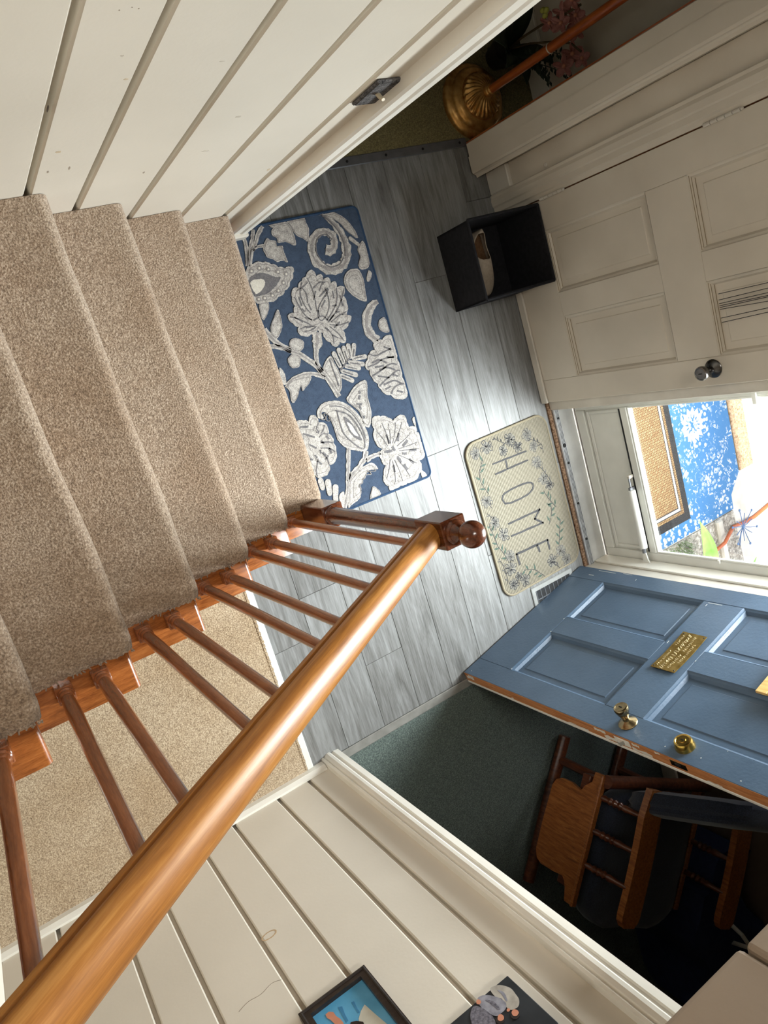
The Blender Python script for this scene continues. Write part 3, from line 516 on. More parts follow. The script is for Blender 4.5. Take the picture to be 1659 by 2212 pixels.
# ------------------------------------------------------------------ staircase
X0, RUN, Z0, RISE = 0.996, 0.209, 0.238, 0.1815
YW, YC, YO = 0.499, -0.484, -0.567
def skew(y): return 0.019*(YW-y)/(YW-YC)
st = empty('staircase', (0.9, 0, 0)); tag(st, 'steep beige carpeted staircase with honey handrail, brown turned spindles and ball topped newel', 'staircase')
NST = 8
for k in range(NST):
    nx = X0-RUN*k; nz = Z0+RISE*k; zb = nz-RISE if k else 0.0
    # carpet: riser, rounded nosing, tread
    r = 0.027; prof = []
    rz = nz-2*r-0.004
    for t in np.linspace(0, 1, 14): prof.append((nx-0.032+0.002*math.sin(t*9), zb+0.002+(rz-zb)*t))
    for t in np.linspace(-0.42, 0.5, 12)*PI: prof.append((nx-r+r*math.cos(t), nz-r+r*math.sin(t)))
    for t in np.linspace(0, 1, 34)[1:]: prof.append((nx-r-(RUN+0.012-r)*t, nz-0.003*math.sin(t*PI)))
    ys = np.concatenate([np.linspace(YW, YC+0.02, 150), YC+0.02*np.cos(np.linspace(0, PI/2, 6)[1:])**1.0-0.0])
    ys = np.linspace(YW, YC, 160)
    ph = rng.uniform(0, 6, 4)
    rows = []
    for iy, y in enumerate(ys):
        e = max(0.0, 1-(y-YC)/0.034); drop = 0.012*e*e
        row = []
        for ip, (x, z) in enumerate(prof):
            jx, jz = rng.normal(0, 0.0002), rng.normal(0, 0.0003)
            und = 0.002*math.sin(y*7+ph[0])+0.0015*math.sin(y*17+ph[1]+x*20)
            inw = 0.006*e*e if ip < 26 else 0
            row.append((x+skew(y)+jx+(und if 10 < ip < 30 else 0)-inw, y+(rng.normal(0, 0.0016) if e > 0.5 else 0), max(zb+0.001, z+jz-drop)))
        rows.append(row)
    G().grid(rows).make('step_carpet', M['carpet'], st, smooth=True, normals=False)
    # frayed cut edge
    g = G()
    for i in range(16):
        x = nx+0.012-RUN*random.random()**1.7*0.98
        g.tube([(x, YC+0.004, nz-0.008), (x+random.uniform(-.004, .004), YC-random.uniform(.001, .005), nz-random.uniform(.010, .014))], 0.0016, 4)
    fe = g.make('frayed_edge', M['carpet'], st); fe['kind'] = 'stuff'
    # wooden tread board, its end stands out past the carpet
    wx = nx+skew(YC)-0.017; T = 0.027; zt = nz-0.013
    pts = [(wx-RUN-0.02, zt), (wx-0.010, zt), (wx-0.003, zt-0.004), (wx, zt-0.011), (wx-0.001, zt-0.019), (wx-0.008, zt-T), (wx-RUN-0.02, zt-T)]
    G().prism(pts, frame((0, 0, 0), (1, 0, 0), (0, 0, 1)), 0.42, -YO).make('tread_end', M['treadwood'], st, smooth=True)
    G().prism([(wx-RUN+0.0, zt-T-0.02), (wx-0.03, zt-T-0.02), (wx-0.03, zt-T), (wx-RUN+0.0, zt-T)], frame((0, 0, 0), (1, 0, 0), (0, 0, 1)), 0.53, -YO-0.006).make('cove_moulding', M['treadwood'], st)
    # riser block behind the carpet
    G().box((wx-0.048, -0.545, zb), (wx-0.032, YW, nz-0.045)).make('riser', M['treadwood'], st)
sp = [(X0-0.035, 0.0)]
for k in range(NST):
    nx = X0-RUN*k+skew(YC)-0.035; nz = Z0+RISE*k-0.06
    sp += [(nx, nz), (nx-RUN, nz)]
sp += [(X0-RUN*NST-0.02, Z0+RISE*NST-0.55), (X0-0.38, 0.0)]
G().prism(sp, frame((0, 0, 0), (1, 0, 0), (0, 0, 1)), 0.520, 0.548).make('stringer', M['treadwood'], st)

# ------------------------------------------------------------------ balustrade
YR = -0.505
ban = st
RA = Vector((0.925, YR, 1.030)); RB = Vector((-0.108, YR, 1.864)); RD = (RB-RA).normalized()
REND = RA+RD*1.72; RN = Vector((0, 1, 0)).cross(RD).normalized()
if RN.z < 0: RN = -RN
prof = [(-0.024, -0.030), (0.024, -0.030), (0.026, -0.027), (0.026, -0.019), (0.022, -0.016), (0.022, -0.011), (0.030, -0.006), (0.0335, 0.002), (0.033, 0.010), (0.028, 0.019), (0.019, 0.0255), (0.008, 0.0285)]
prof = prof + [(-x, y) for x, y in reversed(prof[2:])]
FRl = frame(RA, (0, 1, 0), RN)
dsign = 1 if (FRl.to_3x3() @ Vector((0, 0, 1))).dot(RD) > 0 else -1
hr = G(); hr.prism(prof, FRl, 0.0, dsign*1.72); hr.make('handrail', M['rail'], ban, smooth=True)
def railz(x): return RA.z+(x-RA.x)*RD.z/RD.x
# newel post
NX = 0.958
nw = G()
nw.box((NX-0.0375, YR-0.0375, 0.225), (NX+0.0375, YR+0.0375, 0.405), 0.003)
nw.lathe([(0.034, 0.400), (0.036, 0.408), (0.036, 0.416), (0.030, 0.420), (0.029, 0.428), (0.0275, 0.434), (0.0265, 0.50), (0.024, 0.80), (0.022, 0.90), (0.021, 0.962), (0.026, 0.966), (0.026, 0.972)], (NX, YR, 0), seg=24)
newel = nw.make('newel_post', M['newel'], ban, smooth=True)
G().box((NX-0.0375, YR-0.0375, 0.968), (NX+0.0375, YR+0.0375, 1.090), 0.003).make('newel_block', M['newel'], newel)
b = [(0.032, 1.088), (0.033, 1.094), (0.031, 1.099), (0.027, 1.102), (0.027, 1.105), (0.021, 1.111), (0.017, 1.118), (0.016, 1.124)]
for t in np.linspace(-0.40, 0.5, 16)*PI: b.append((0.0345*math.cos(t), 1.158+0.0345*math.sin(t)))
b[-1] = (0, 1.158+0.0345)
G().lathe(b, (NX, YR, 0), seg=28).make('finial', M['newel'], newel, smooth=True)
# spindles: two on each tread
def spindle(x, zb):
    zt = railz(x)-0.030
    g = G(); g.box((x-0.018, YR-0.018, zb-0.002), (x+0.018, YR+0.018, zb+0.030), 0.002)
    h = zt-zb
    pr = [(0.0155, 0.029), (0.0175, 0.034), (0.0175, 0.039), (0.014, 0.043), (0.0165, 0.050), (0.0165, 0.055), (0.0125, 0.060), (0.0135, 0.075), (0.0145, 0.16), (0.0135, 0.30), (0.0115, h*0.8), (0.0105, h+0.012)]
    g.lathe(pr, (x, YR, zb), seg=14)
    g.make('spindle', M['spindle'], ban, smooth=True)
for k in range(0, 7):
    nose = X0-RUN*k+skew(YC); zt = Z0+RISE*k-0.013
    if k > 0: spindle(nose-0.087, zt)
    spindle(nose-0.162 if k else nose-0.150, zt)
# upper newel at the head of the rail, cut by the frame
un = G().box((-0.250, YR-0.04, 1.30), (-0.172, YR+0.04, 1.86), 0.004); un.make('newel_post', M['newel'], ban)

# ------------------------------------------------------------------ doors
def build_door(root, F, W, H, T, rows, cols, mat, wear=None):
    """F: x across from the hinge, y up, z out of the face we see"""
    def part(name, x0, x1, y0, y1, m=mat):
        G().box((x0, y0, -T), (x1, y1, 0), 0.0015, F).make(name, m, root)
    part('stile', 0, cols[0][0], 0, H); part('stile', cols[-1][1], W, 0, H)
    zz = [0]+[v for r in rows for v in r]+[H]
    for i in range(0, len(zz), 2): part('rail', cols[0][0]+0.0005, cols[-1][1]-0.0005, zz[i]+(0.0005 if i else 0), zz[i+1]-0.0005)
    for r in rows:
        part('mullion', cols[0][1]+0.0005, cols[1][0]-0.0005, r[0], r[1])
        for c in cols:
            g = G(); lv = [(0, -0.0005), (0.003, -0.003), (0.009, -0.006), (0.013, -0.013), (0.016, -0.018), (0.040, -0.018), (0.0415, -0.0168), (0.043, -0.0152)]
            loops = []
            for ins, d in lv:
                loops.append([g.bm.verts.new(F @ Vector(p)) for p in ((c[0]+ins, r[0]+ins, d), (c[1]-ins, r[0]+ins, d), (c[1]-ins, r[1]-ins, d), (c[0]+ins, r[1]-ins, d))])
            for a, b_ in zip(loops, loops[1:]):
                for i in range(4): g.bm.faces.new((a[i], a[(i+1) % 4], b_[(i+1) % 4], b_[i]))
            g.bm.faces.new(loops[-1])
            back = [g.bm.verts.new(F @ Vector(p)) for p in ((c[0], r[0], -T+0.008), (c[1], r[0], -T+0.008), (c[1], r[1], -T+0.008), (c[0], r[1], -T+0.008))]
            g.bm.faces.new(list(reversed(back)))
            for i in range(4): g.bm.faces.new((back[i], back[(i+1) % 4], loops[0][(i+1) % 4], loops[0][i]))
            pn = g.make('panel', mat, root)
    return root
def knob(root, F, x, y, mat, keyed=True, long=0.062):
    o = F @ Vector((x, y, 0)); ax = (F.to_3x3() @ Vector((0, 0, 1)))
    k = G().lathe([(0.033, 0), (0.0335, 0.003), (0.030, 0.007), (0.018, 0.012), (0.0125, 0.016), (0.0115, 0.026), (0.014, 0.032), (0.020, 0.046), (0.0245, 0.060), (0.0255, 0.068), (0.0235, 0.073), (0.019, 0.0745), (0.018, 0.0735), (0.010, 0.0735), (0.0, 0.0735)], o, ax, 24).make('knob', mat, root, smooth=True)
    g = G().box((x-0.0015, y-0.006, 0.0735), (x+0.0015, y+0.006, 0.0755), 0, F); g.make('keyhole', M['black'], k)
# white leaf, closed, hinged on the far side
d1 = struct(empty('door_1', (2.285, 0.333, 0.012)))
F1 = frame((2.286, 0.333, 0.012), (0, -1, 0), (0, 0, 1))            # z axis -> -x, into the room
build_door(d1, F1, 0.82, 2.03, 0.044, [(0.235, 0.742), (0.914, 1.50), (1.62, 1.87)], [(0.118, 0.366), (0.466, 0.720)], M['doorwhite'])
knob(d1, F1, 0.760, 0.882, M['pewter'])
for zc in (0.335, 1.085, 1.80):
    h = G()
    for j in range(5): h.lathe([(0.0065, 0), (0.0065, 0.0235)], (2.278, 0.334, zc-0.064+j*0.0255), seg=10)
    h.lathe([(0.005, 0), (0.004, 0.006), (0, 0.008)], (2.278, 0.334, zc+0.064), seg=10)
    h.make('hinge', M['oldtrim'], d1)
G().box((-0.002, -0.010, 0.0), (0.822, 0.028, 0.012), 0.003, F1).make('door_sweep', M['oldtrim'], d1)
G().box((0.8205, 0.84, -0.036), (0.8215, 0.94, -0.010), 0, F1).make('strike_plate', M['steelgrey'], d1)
# blue leaf, swung open into the room
d2 = struct(empty('door_2', (2.267, -1.284, 0.012)))
F2 = frame((2.270, -1.2835, 0.008), (-0.974, -0.226, 0), (0, 0, 1))
if (F2.to_3x3() @ Vector((0, 0, 1))).y < 0: raise RuntimeError('door frame')
build_door(d2, F2, 0.797, 2.03, 0.044, [(0.215, 0.733), (0.902, 1.50), (1.62, 1.87)], [(0.083, 0.338), (0.444, 0.699)], M['blue'])
G().box((0.7971, 0.0, -0.0430), (0.7985, 2.03, -0.0012), 0, F2).make('bare_edge', M['rawwood'], d2)
G().box((0.780, -0.001, -0.0560), (0.8000, 2.03, -0.0442), 0.002, F2).make('white_back_edge', M['oldtrim'], d2)
g = G()
for (y, h, z0, z1) in ((0.01, 0.05, -.030, -.006), (0.30, 0.012, -.043, -.034), (0.62, 0.10, -.043, -.036), (0.76, 0.05, -.020, -.002), (0.80, 0.05, -.042, -.020), (0.92, 0.08, -.043, -.026), (0.925, 0.03, -.020, -.006), (1.02, 0.02, -.012, -.002), (1.20, 0.05, -.043, -.036)):
    n = 7; F9 = F2 @ frame((0.7986, 0, 0), (0, 1, 0), (0, 0, 1))
    top_ = [(y+h*i/n, z1-random.uniform(0, 0.4)*(z1-z0)) for i in range(n+1)]; bot_ = [(y+h*i/n, z0+random.uniform(0, 0.3)*(z1-z0)) for i in range(n+1)]
    g.prism(top_+bot_[::-1], F9, -0.0001, 0.0003)
g.make('paint_remnant', M['oldtrim'], d2)['kind'] = 'stuff'
knob(d2, F2, 0.737, 0.868, M['antbrass'])
o = F2 @ Vector((0.741, 1.098, 0)); ax = F2.to_3x3() @ Vector((0, 0, 1))
db = G().lathe([(0.032, 0), (0.032, 0.004), (0.029, 0.022), (0.0265, 0.027), (0.022, 0.028), (0.0205, 0.0265), (0.011, 0.0265), (0.010, 0.029), (0, 0.029)], o, ax, 26).make('deadbolt', M['brass'], d2, smooth=True)
G().box((0.7398, 1.092, 0.029), (0.7422, 1.104, 0.0305), 0, F2).make('keyhole', M['black'], db)
lp = G().box((0.7985, 0.850, -0.036), (0.8000, 0.915, -0.008), 0.0005, F2).make('latch_plate', M['oldtrim'], d2)
G().prism([(0.7995, 0.868), (0.8105, 0.870), (0.8125, 0.882), (0.7995, 0.892)], F2, -0.030, -0.014).make('latch_bolt', plain('bright_steel', (214, 208, 196), 0.3, 0.6), lp)
dl = G().box((0.7985, 1.075, -0.034), (0.7995, 1.135, -0.010), 0.0005, F2).make('latch_plate', M['antbrass'], d2)
G().box((0.7990, 1.092, -0.028), (0.8010, 1.116, -0.016), 0.001, F2).make('latch_bolt', M['black'], dl)
# worn, chipped paint along the raised edges of the panels
for (c0, c1, r0) in ((0.083, 0.338, 0.215), (0.444, 0.699, 0.215), (0.083, 0.338, 0.902), (0.444, 0.699, 0.902)):
    g = G(); n = 26
    for i in range(n):
        a = c0+0.006+(c1-c0-0.012)*i/n; b_ = c0+0.006+(c1-c0-0.012)*(i+1)/n
        w = 0.0065+random.uniform(-0.0015, 0.0025)
        q = [F2 @ Vector(p) for p in ((a, r0+0.0035, -0.0025), (b_, r0+0.0035, -0.0025), (b_, r0+0.0035+w, -0.0110), (a, r0+0.0035+w, -0.0110))]
        g.poly(q)
    g.make('worn_edge', M['bluewear'], d2)
g = G()
for (x, y, w, h) in ((0.20, 1.0, 0, 0), (0.70, 1.22, .003, .002), (0.757, 1.165, .004, .003), (0.775, 0.03, .003, .004), (0.35, 0.21, .006, .003), (0.03, 0.36, .008, .002), (0.05, 0.10, .003, .03), (0.78, 1.31, .003, .004), (0.766, 1.04, .004, .003), (0.44, 0.21, .004, .006), (0.69, 0.213, .008, .003), (0.39, 0.90, .004, .003), (0.012, 0.13, .002, .10), (0.006, 0.27, .002, .05), (0.33, 0.744, .014, .002), (0.10, 0.757, .012, .002), (0.09, 0.757, .002, .06)):
    if w: g.box((x, y, 0), (x+w, y+h, 0.0006), 0, F2)
g.make('paint_chip', plain('pale_chipped_paint', (206, 208, 204), 0.6), d2)['kind'] = 'stuff'
# brass plate with worn engraved lines
pl = G(); nn = 20
def pz(x): return 0.0035+0.004*((x-0.375)/0.1)**2
PX0, PX1, PY0, PY1 = 0.274, 0.477, 0.772, 0.874
top = [[F2 @ Vector((PX0+(PX1-PX0)*i/nn, y, pz(PX0+(PX1-PX0)*i/nn))) for i in range(nn+1)] for y in (PY0, PY1)]
bot = [[F2 @ Vector((PX0+(PX1-PX0)*i/nn, y, pz(PX0+(PX1-PX0)*i/nn)-0.002)) for i in range(nn+1)] for y in (PY1, PY0)]
pl.grid([top[0], top[1], bot[0], bot[1], top[0]])
plate = pl.make('name_plate', plain('old_brass_plate', (142, 116, 58), 0.42, 0.75, var=22, scale=40), d2)
g = G(); rr = random.Random(3)
def glyphs(x0, x1, y, h, step, script=False):
    x = x0
    while x < x1:
        for _ in range(2 if not script else 3):
            a = (x+rr.uniform(0, step*0.7), y+rr.uniform(0, h*0.35)); b_ = (x+rr.uniform(0, step*0.8)+(step*0.4 if script else 0), y+h*rr.uniform(0.6, 1))
            w = 0.0011
            g.tube([F2 @ Vector((a[0], a[1], pz(a[0])+0.0002)), F2 @ Vector((b_[0], b_[1], pz(b_[0])+0.0002))], w, 4)
        x += step
glyphs(0.325, 0.425, 0.850, 0.010, 0.008); glyphs(0.288, 0.365, 0.830, 0.012, 0.008); glyphs(0.385, 0.465, 0.830, 0.012, 0.008)
glyphs(0.282, 0.466, 0.802, 0.020, 0.012, True); glyphs(0.292, 0.345, 0.784, 0.009, 0.008); glyphs(0.375, 0.462, 0.784, 0.009, 0.009)
g.make('engraving', plain('bright_engraved_brass', (232, 216, 170), 0.5, 0.3), plate)
for (x, y) in ((0.283, 0.780), (0.283, 0.866), (0.468, 0.780), (0.468, 0.866)):
    o = F2 @ Vector((x, y, pz(x))); G().lathe([(0.0035, 0), (0.002, 0.0015), (0, 0.0016)], o, ax, 8).make('rivet', M['black'], plate)
# storm door behind the open leaf
SX = 2.440
d3 = struct(empty('door_3', (SX, -0.53, 0.02)))
def sd(name, lo, hi, bev=0.003, mat='whitemetal'): return G().box(lo, hi, bev).make(name, M[mat], d3)
sd('kick_panel', (SX+0.010, -1.296, 0.028), (SX+0.030, -0.536, 0.335))
sd('stile', (SX-0.004, -0.572, 0.026), (SX+0.032, -0.532, 2.02)); sd('stile', (SX-0.004, -1.300, 0.026), (SX+0.032, -1.252, 2.02))
sd('rail', (SX-0.004, -1.2515, 0.026), (SX+0.032, -0.5725, 0.078)); sd('rail', (SX-0.006, -1.2515, 0.292), (SX+0.032, -0.5725, 0.330)); sd('rail', (SX-0.004, -1.2515, 1.96), (SX+0.032, -0.5725, 2.02))
sd('panel_moulding', (SX+0.003, -1.244, 0.085), (SX+0.011, -0.580, 0.102), 0.003); sd('panel_moulding', (SX+0.003, -1.244, 0.102), (SX+0.011, -1.228, 0.286), 0.003); sd('panel_moulding', (SX+0.003, -0.596, 0.102), (SX+0.011, -0.580, 0.286), 0.003)
sd('gasket', (SX-0.0065, -1.246, 0.286), (SX-0.003, -0.578, 0.292), 0, 'black')
sd('glass_pane', (SX+0.014, -1.256, 0.322), (SX+0.018, -0.568, 1.97), 0, 'glass')
sd('glass_bead', (SX-0.002, -1.252, 0.330), (SX+0.010, -0.572, 0.338), 0.002); sd('glass_bead', (SX-0.002, -1.252, 0.338), (SX+0.010, -1.244, 1.96), 0.002); sd('glass_bead', (SX-0.002, -0.580, 0.338), (SX+0.010, -0.572, 1.96), 0.002)
sd('clip', (SX-0.014, -0.600, 0.918), (SX-0.004, -0.556, 0.936), 0.002); sd('clip', (SX-0.012, -1.262, 0.640), (SX-0.004, -1.244, 0.652), 0.002)
# pneumatic closer
cl = empty('door_closer', (2.40, -1.30, 0.265)); tag(cl, 'white pneumatic tube closer fixed low across the storm door', 'door closer')
CX, CZ = 2.412, 0.285
G().lathe([(0.004, 0), (0.0165, 0.002), (0.0175, 0.006), (0.0175, 0.272), (0.016, 0.278), (0.006, 0.281)], (CX, -1.222, CZ), (0, 1, 0), 18).make('tube', M['whitemetal'], cl, smooth=True)
G().tube([(CX, -0.945, CZ), (CX, -0.880, CZ)], 0.0045, 8).make('rod', M['steelgrey'], cl)
G().box((CX-0.012, -0.955, CZ-0.006), (CX+0.02, -0.930, CZ+0.006), 0.002).make('bracket', M['steelgrey'], cl)
G().box((CX-0.004, -0.890, CZ-0.008), (SX-0.006, -0.876, CZ+0.008), 0.002).make('bracket', M['oldtrim'], cl)
G().tube([(CX, -1.220, CZ), (CX-0.003, -1.244, CZ)], 0.009, 10).make('end_cap', M['steelgrey'], cl)
G().prism([(0, -0.008), (0, 0.008), (0.035, 0.014), (0.062, 0.026), (0.062, -0.026), (0.035, -0.014)], frame((CX-0.003, -1.240, CZ), (0, -1, 0), (0, 0, 1)), -0.003, 0.003).make('bracket', M['whitemetal'], cl)
# jambs, threshold
jl = struct(G().box((WX+0.012, -0.5305, 0.0), (2.45, -0.490, 2.06), 0.002).make('trim_8', M['oldtrim']))
jr = struct(G().box((WX-0.002, -1.338, 0.0), (2.45, -1.3005, 2.06), 0.002).make('trim_9', M['oldtrim']))
G().box((WX+0.055, -1.3005, 0.02), (SX-0.008, -1.290, 2.05), 0.002).make('stop_bead', M['trim'], jr)
G().box((WX-0.012, -1.360, 0.0), (WX-0.002, -1.300, 2.06), 0.002).make('hinge_strip', M['rawwood'], jr)
th = struct(G().box((WX+0.048, -1.300, -0.05), (SX-0.004, -0.531, 0.016), 0.002).make('trim_10', paint('worn_grey_sill_paint', (196, 196, 192), 0.5, 18, 8, 0.4, 0.08, dirt=(110, 104, 98))))
ms = G().box((WX+0.018, -1.302, -0.01), (WX+0.050, -0.500, 0.020), 0.004).make('metal_strip', plain('worn_aluminium', (196, 198, 200), 0.35, 0.6, var=20), th)
for a in (0.026, 0.033, 0.040): G().box((WX+a, -1.300, 0.0195), (WX+a+0.003, -0.502, 0.0215), 0.001).make('ridge', M['steelgrey'], ms)
G().box((WX-0.004, -1.302, -0.012), (WX+0.0175, -0.487, 0.010), 0.003).make('worn_sill', M['dirt'], th)
for (y, r) in ((-0.575, .006), (-0.705, .010), (-0.79, .006), (-0.99, .006), (-1.17, .006)):
    G().lathe([(r, 0), (r*0.8, 0.003), (0, 0.0035)], (WX+0.034, y, 0.0212), seg=12).make('screw', M['black'], ms)

# ------------------------------------------------------------------ blue floral rug (plan in millimetres)
def mm(p): return (p[0]/1000.0, p[1]/1000.0)
RX0, RX1, RY0, RY1 = 1.000, 1.606, -0.598, 0.497
def rrect(x0, x1, y0, y1, r, n=6):
    out = []
    for cx, cy, a in ((x1-r, y1-r, 0), (x0+r, y1-r, 90), (x0+r, y0+r, 180), (x1-r, y0+r, 270)):
        for i in range(n+1):
            t = math.radians(a+90*i/n); out.append((cx+r*math.cos(t), cy+r*math.sin(t)))
    return out
rug = empty('floral_rug', (1.30, -0.05, 0.0)); tag(rug, 'navy blue rug with cream flowers and scrolls at the foot of the stairs', 'rug')
G().prism(rrect(RX0, RX1, RY0, RY1, 0.022), ID, 0.001, 0.010).make('base', M['rugblue'], rug)
e = rrect(RX0+0.002, RX1-0.002, RY0+0.002, RY1-0.002, 0.022)
G().tube([(x, y, 0.0065) for x, y in e+e[:1]], 0.0058, 8).make('binding', M['rugedge'], rug, smooth=True)
def inside(p): return (min(max(p[0], RX0+0.008), RX1-0.007), min(max(p[1], RY0+0.007), RY1-0.008))
def roughen(pts, amp=0.0009, step=0.004):
    out = []
    for i in range(len(pts)):
        a = Vector(pts[i]); b = Vector(pts[(i+1) % len(pts)]); n = max(1, int((b-a).length/step))
        for k in range(n):
            q = a.lerp(b, k/n); out.append(inside((q.x+random.uniform(-amp, amp), q.y+random.uniform(-amp, amp))))
    return out
def cen(pts): return sum(p[0] for p in pts)/len(pts), sum(p[1] for p in pts)/len(pts)
zt = {'flower': 0.0128, 'leaf': 0.0126, 'shade': 0.0133, 'light': 0.0138}
last = None
def outline(pts, s, w, z, name, mat, par):
    cx, cy = cen(pts); q = [(cx+(x-cx)*s, cy+(y-cy)*s) for x, y in pts]
    g = G(); ribbon(g, q+q[:1], [w]*(len(q)+1), ID, z-0.002, z, 0.5); return g.make(name, mat, par)
def bulge(pts, k):
    """petal edges: every side swells outwards"""
    a = sum(pts[i][0]*pts[(i+1) % len(pts)][1]-pts[(i+1) % len(pts)][0]*pts[i][1] for i in range(len(pts)))
    s = -1 if a > 0 else 1; out = []
    for i in range(len(pts)):
        p, q = Vector(pts[i]), Vector(pts[(i+1) % len(pts)]); d = q-p; n = Vector((-d.y, d.x))*s
        for t in (0, 0.18, 0.36, 0.5, 0.64, 0.82): out.append(tuple(p+d*t+n*k*4*t*(1-t)))
    return out
def smooth(pts):
    out = []; n = len(pts); P_ = [Vector(p) for p in pts]
    for i in range(n):
        p0, p1, p2, p3 = P_[i-1], P_[i], P_[(i+1) % n], P_[(i+2) % n]
        for k in range(5):
            t = k/5; out.append(tuple(0.5*((2*p1)+(p2-p0)*t+(2*p0-5*p1+4*p2-p3)*t*t+(3*p1-p0-3*p2+p3)*t**3)))
    return out
for kind, p in RUG_SHAPES:
    pts = [mm(q) for q in p]
    pts = bulge(pts, 0.16) if kind == 'flower' and len(pts) > 12 else smooth(pts)
    pts = [inside(q) for q in pts]
    name = {'flower': 'flower_motif', 'leaf': 'leaf_motif', 'shade': 'motif_shading', 'light': 'motif_highlight'}[kind]
    mat = {'flower': 'rugcream', 'leaf': 'rugcream', 'shade': 'rugdark', 'light': 'ruglight'}[kind]
    g = G(); g.prism(roughen(pts), ID, 0.009, zt[kind])
    par = rug if kind in ('flower', 'leaf') else last
    o = g.make(name, M[mat], par)
    if kind in ('flower', 'leaf'):
        last = o
        area = abs(sum(pts[i][0]*pts[(i+1) % len(pts)][1]-pts[(i+1) % len(pts)][0]*pts[i][1] for i in range(len(pts))))/2
        if area > 0.0012: outline(pts, 0.87, 0.0028, 0.0131, 'motif_outline', M['ruggrey'], o)
        if area > 0.008:
            outline(pts, 0.60, 0.0024, 0.0131, 'motif_outline', M['ruggrey'], o)
for p, w in RUG_STEMS:
    if len(p) == 2:                                             # rounded lobe
        a = Vector(mm(p[0])); b_ = Vector(mm(p[1])); d = (b_-a); L0 = d.length; d.normalize(); n = Vector((-d.y, d.x)); r = max(w)/2000
        cap = [a-d*r*0.0+n*r*math.cos(t)-d*r*math.sin(t) for t in np.linspace(0, PI, 8)]+[b_+n*r*0.85*math.cos(t)+d*r*math.sin(t) for t in np.linspace(PI, 0, 8)]
        G().prism(roughen([tuple(q) for q in cap], 0.0004), ID, 0.009, 0.0126+0.0002*random.random()).make('leaf_motif', M['rugcream'], rug)
        continue
    g = G(); ribbon(g, [inside(mm(q)) for q in p], [x/1000 for x in w], ID, 0.009, 0.0122, 0.22); o = g.make('stem_motif', M['rugcream'], rug)
    if max(w) > 9: 
        g = G(); ribbon(g, [inside(mm(q)) for q in p], [x/1000*0.3 for x in w], ID, 0.009, 0.0128, 0.5); g.make('motif_shading', M['ruggrey'], o)
g = G()
for p, w in RUG_MARKS: ribbon(g, [inside(mm(q)) for q in p], [x/1000 for x in w], ID, 0.010, 0.0136, 0.3)
for x, y, d in RUG_DOTS:
    if d < 6: g.lathe([(d/2000, 0.010), (d/2000, 0.0137), (0, 0.0138)], (x/1000, y/1000, 0), seg=7)
g.make('motif_detail', M['rugdark'], rug)['kind'] = 'stuff'
g = G(); g2 = G()
for x, y, d in RUG_DOTS:
    if d >= 6:
        g.lathe([(d/2000, 0.010), (d/2000, 0.0137), (0, 0.0138)], (x/1000, y/1000, 0), seg=12); g2.lathe([(d/4600, 0.012), (d/4600, 0.0142), (0, 0.0143)], (x/1000, y/1000, 0), seg=10)
g.make('dot_motif', M['ruggrey'], rug)['kind'] = 'stuff'; g2.make('dot_centre', M['ruglight'], rug)['kind'] = 'stuff'

# ------------------------------------------------------------------ cream HOME mat
HX0, HX1, HY0, HY1 = 1.804, 2.276, -1.252, -0.532
hm = empty('door_mat', (2.04, -0.9, 0.0)); tag(hm, 'cream ribbed mat reading HOME with grey wildflower border by the front door', 'door mat')
HF = Matrix.Translation((2.04, -0.892, 0)) @ Matrix.Rotation(math.radians(1.1), 4, 'Z') @ Matrix.Translation((-2.04, 0.892, 0))
hp = [tuple((HF @ Vector((x, y, 0)))[:2]) for x, y in rrect(HX0, HX1, HY0, HY1, 0.058, 8)]
G().prism(hp, ID, 0.001, 0.008).make('base', M['mat'], hm)
G().tube([(x, y, 0.005) for x, y in hp+hp[:1]], 0.0056, 8).make('piping', M['matedge'], hm, smooth=True)
for (p, w), L_ in zip(MAT_LETTERS, ('H', 'H', 'H', 'O', 'M', 'E', 'E')):
    g = G(); q = [mm(a) for a in p]
    if L_ == 'O': ribbon(g, q, [w/1000]*len(q), ID, 0.007, 0.0090, 0.25)
    else:
        for a, b_ in zip(q, q[1:]):
            d = (Vector(b_)-Vector(a)).normalized()*(w/2600); ribbon(g, [tuple(Vector(a)-d), tuple((Vector(a)+Vector(b_))/2), tuple(Vector(b_)+d)], [w/1000]*3, ID, 0.007, 0.0090, 0.25)
    g.make('letter', M['ink'], hm)
rr = random.Random(5)
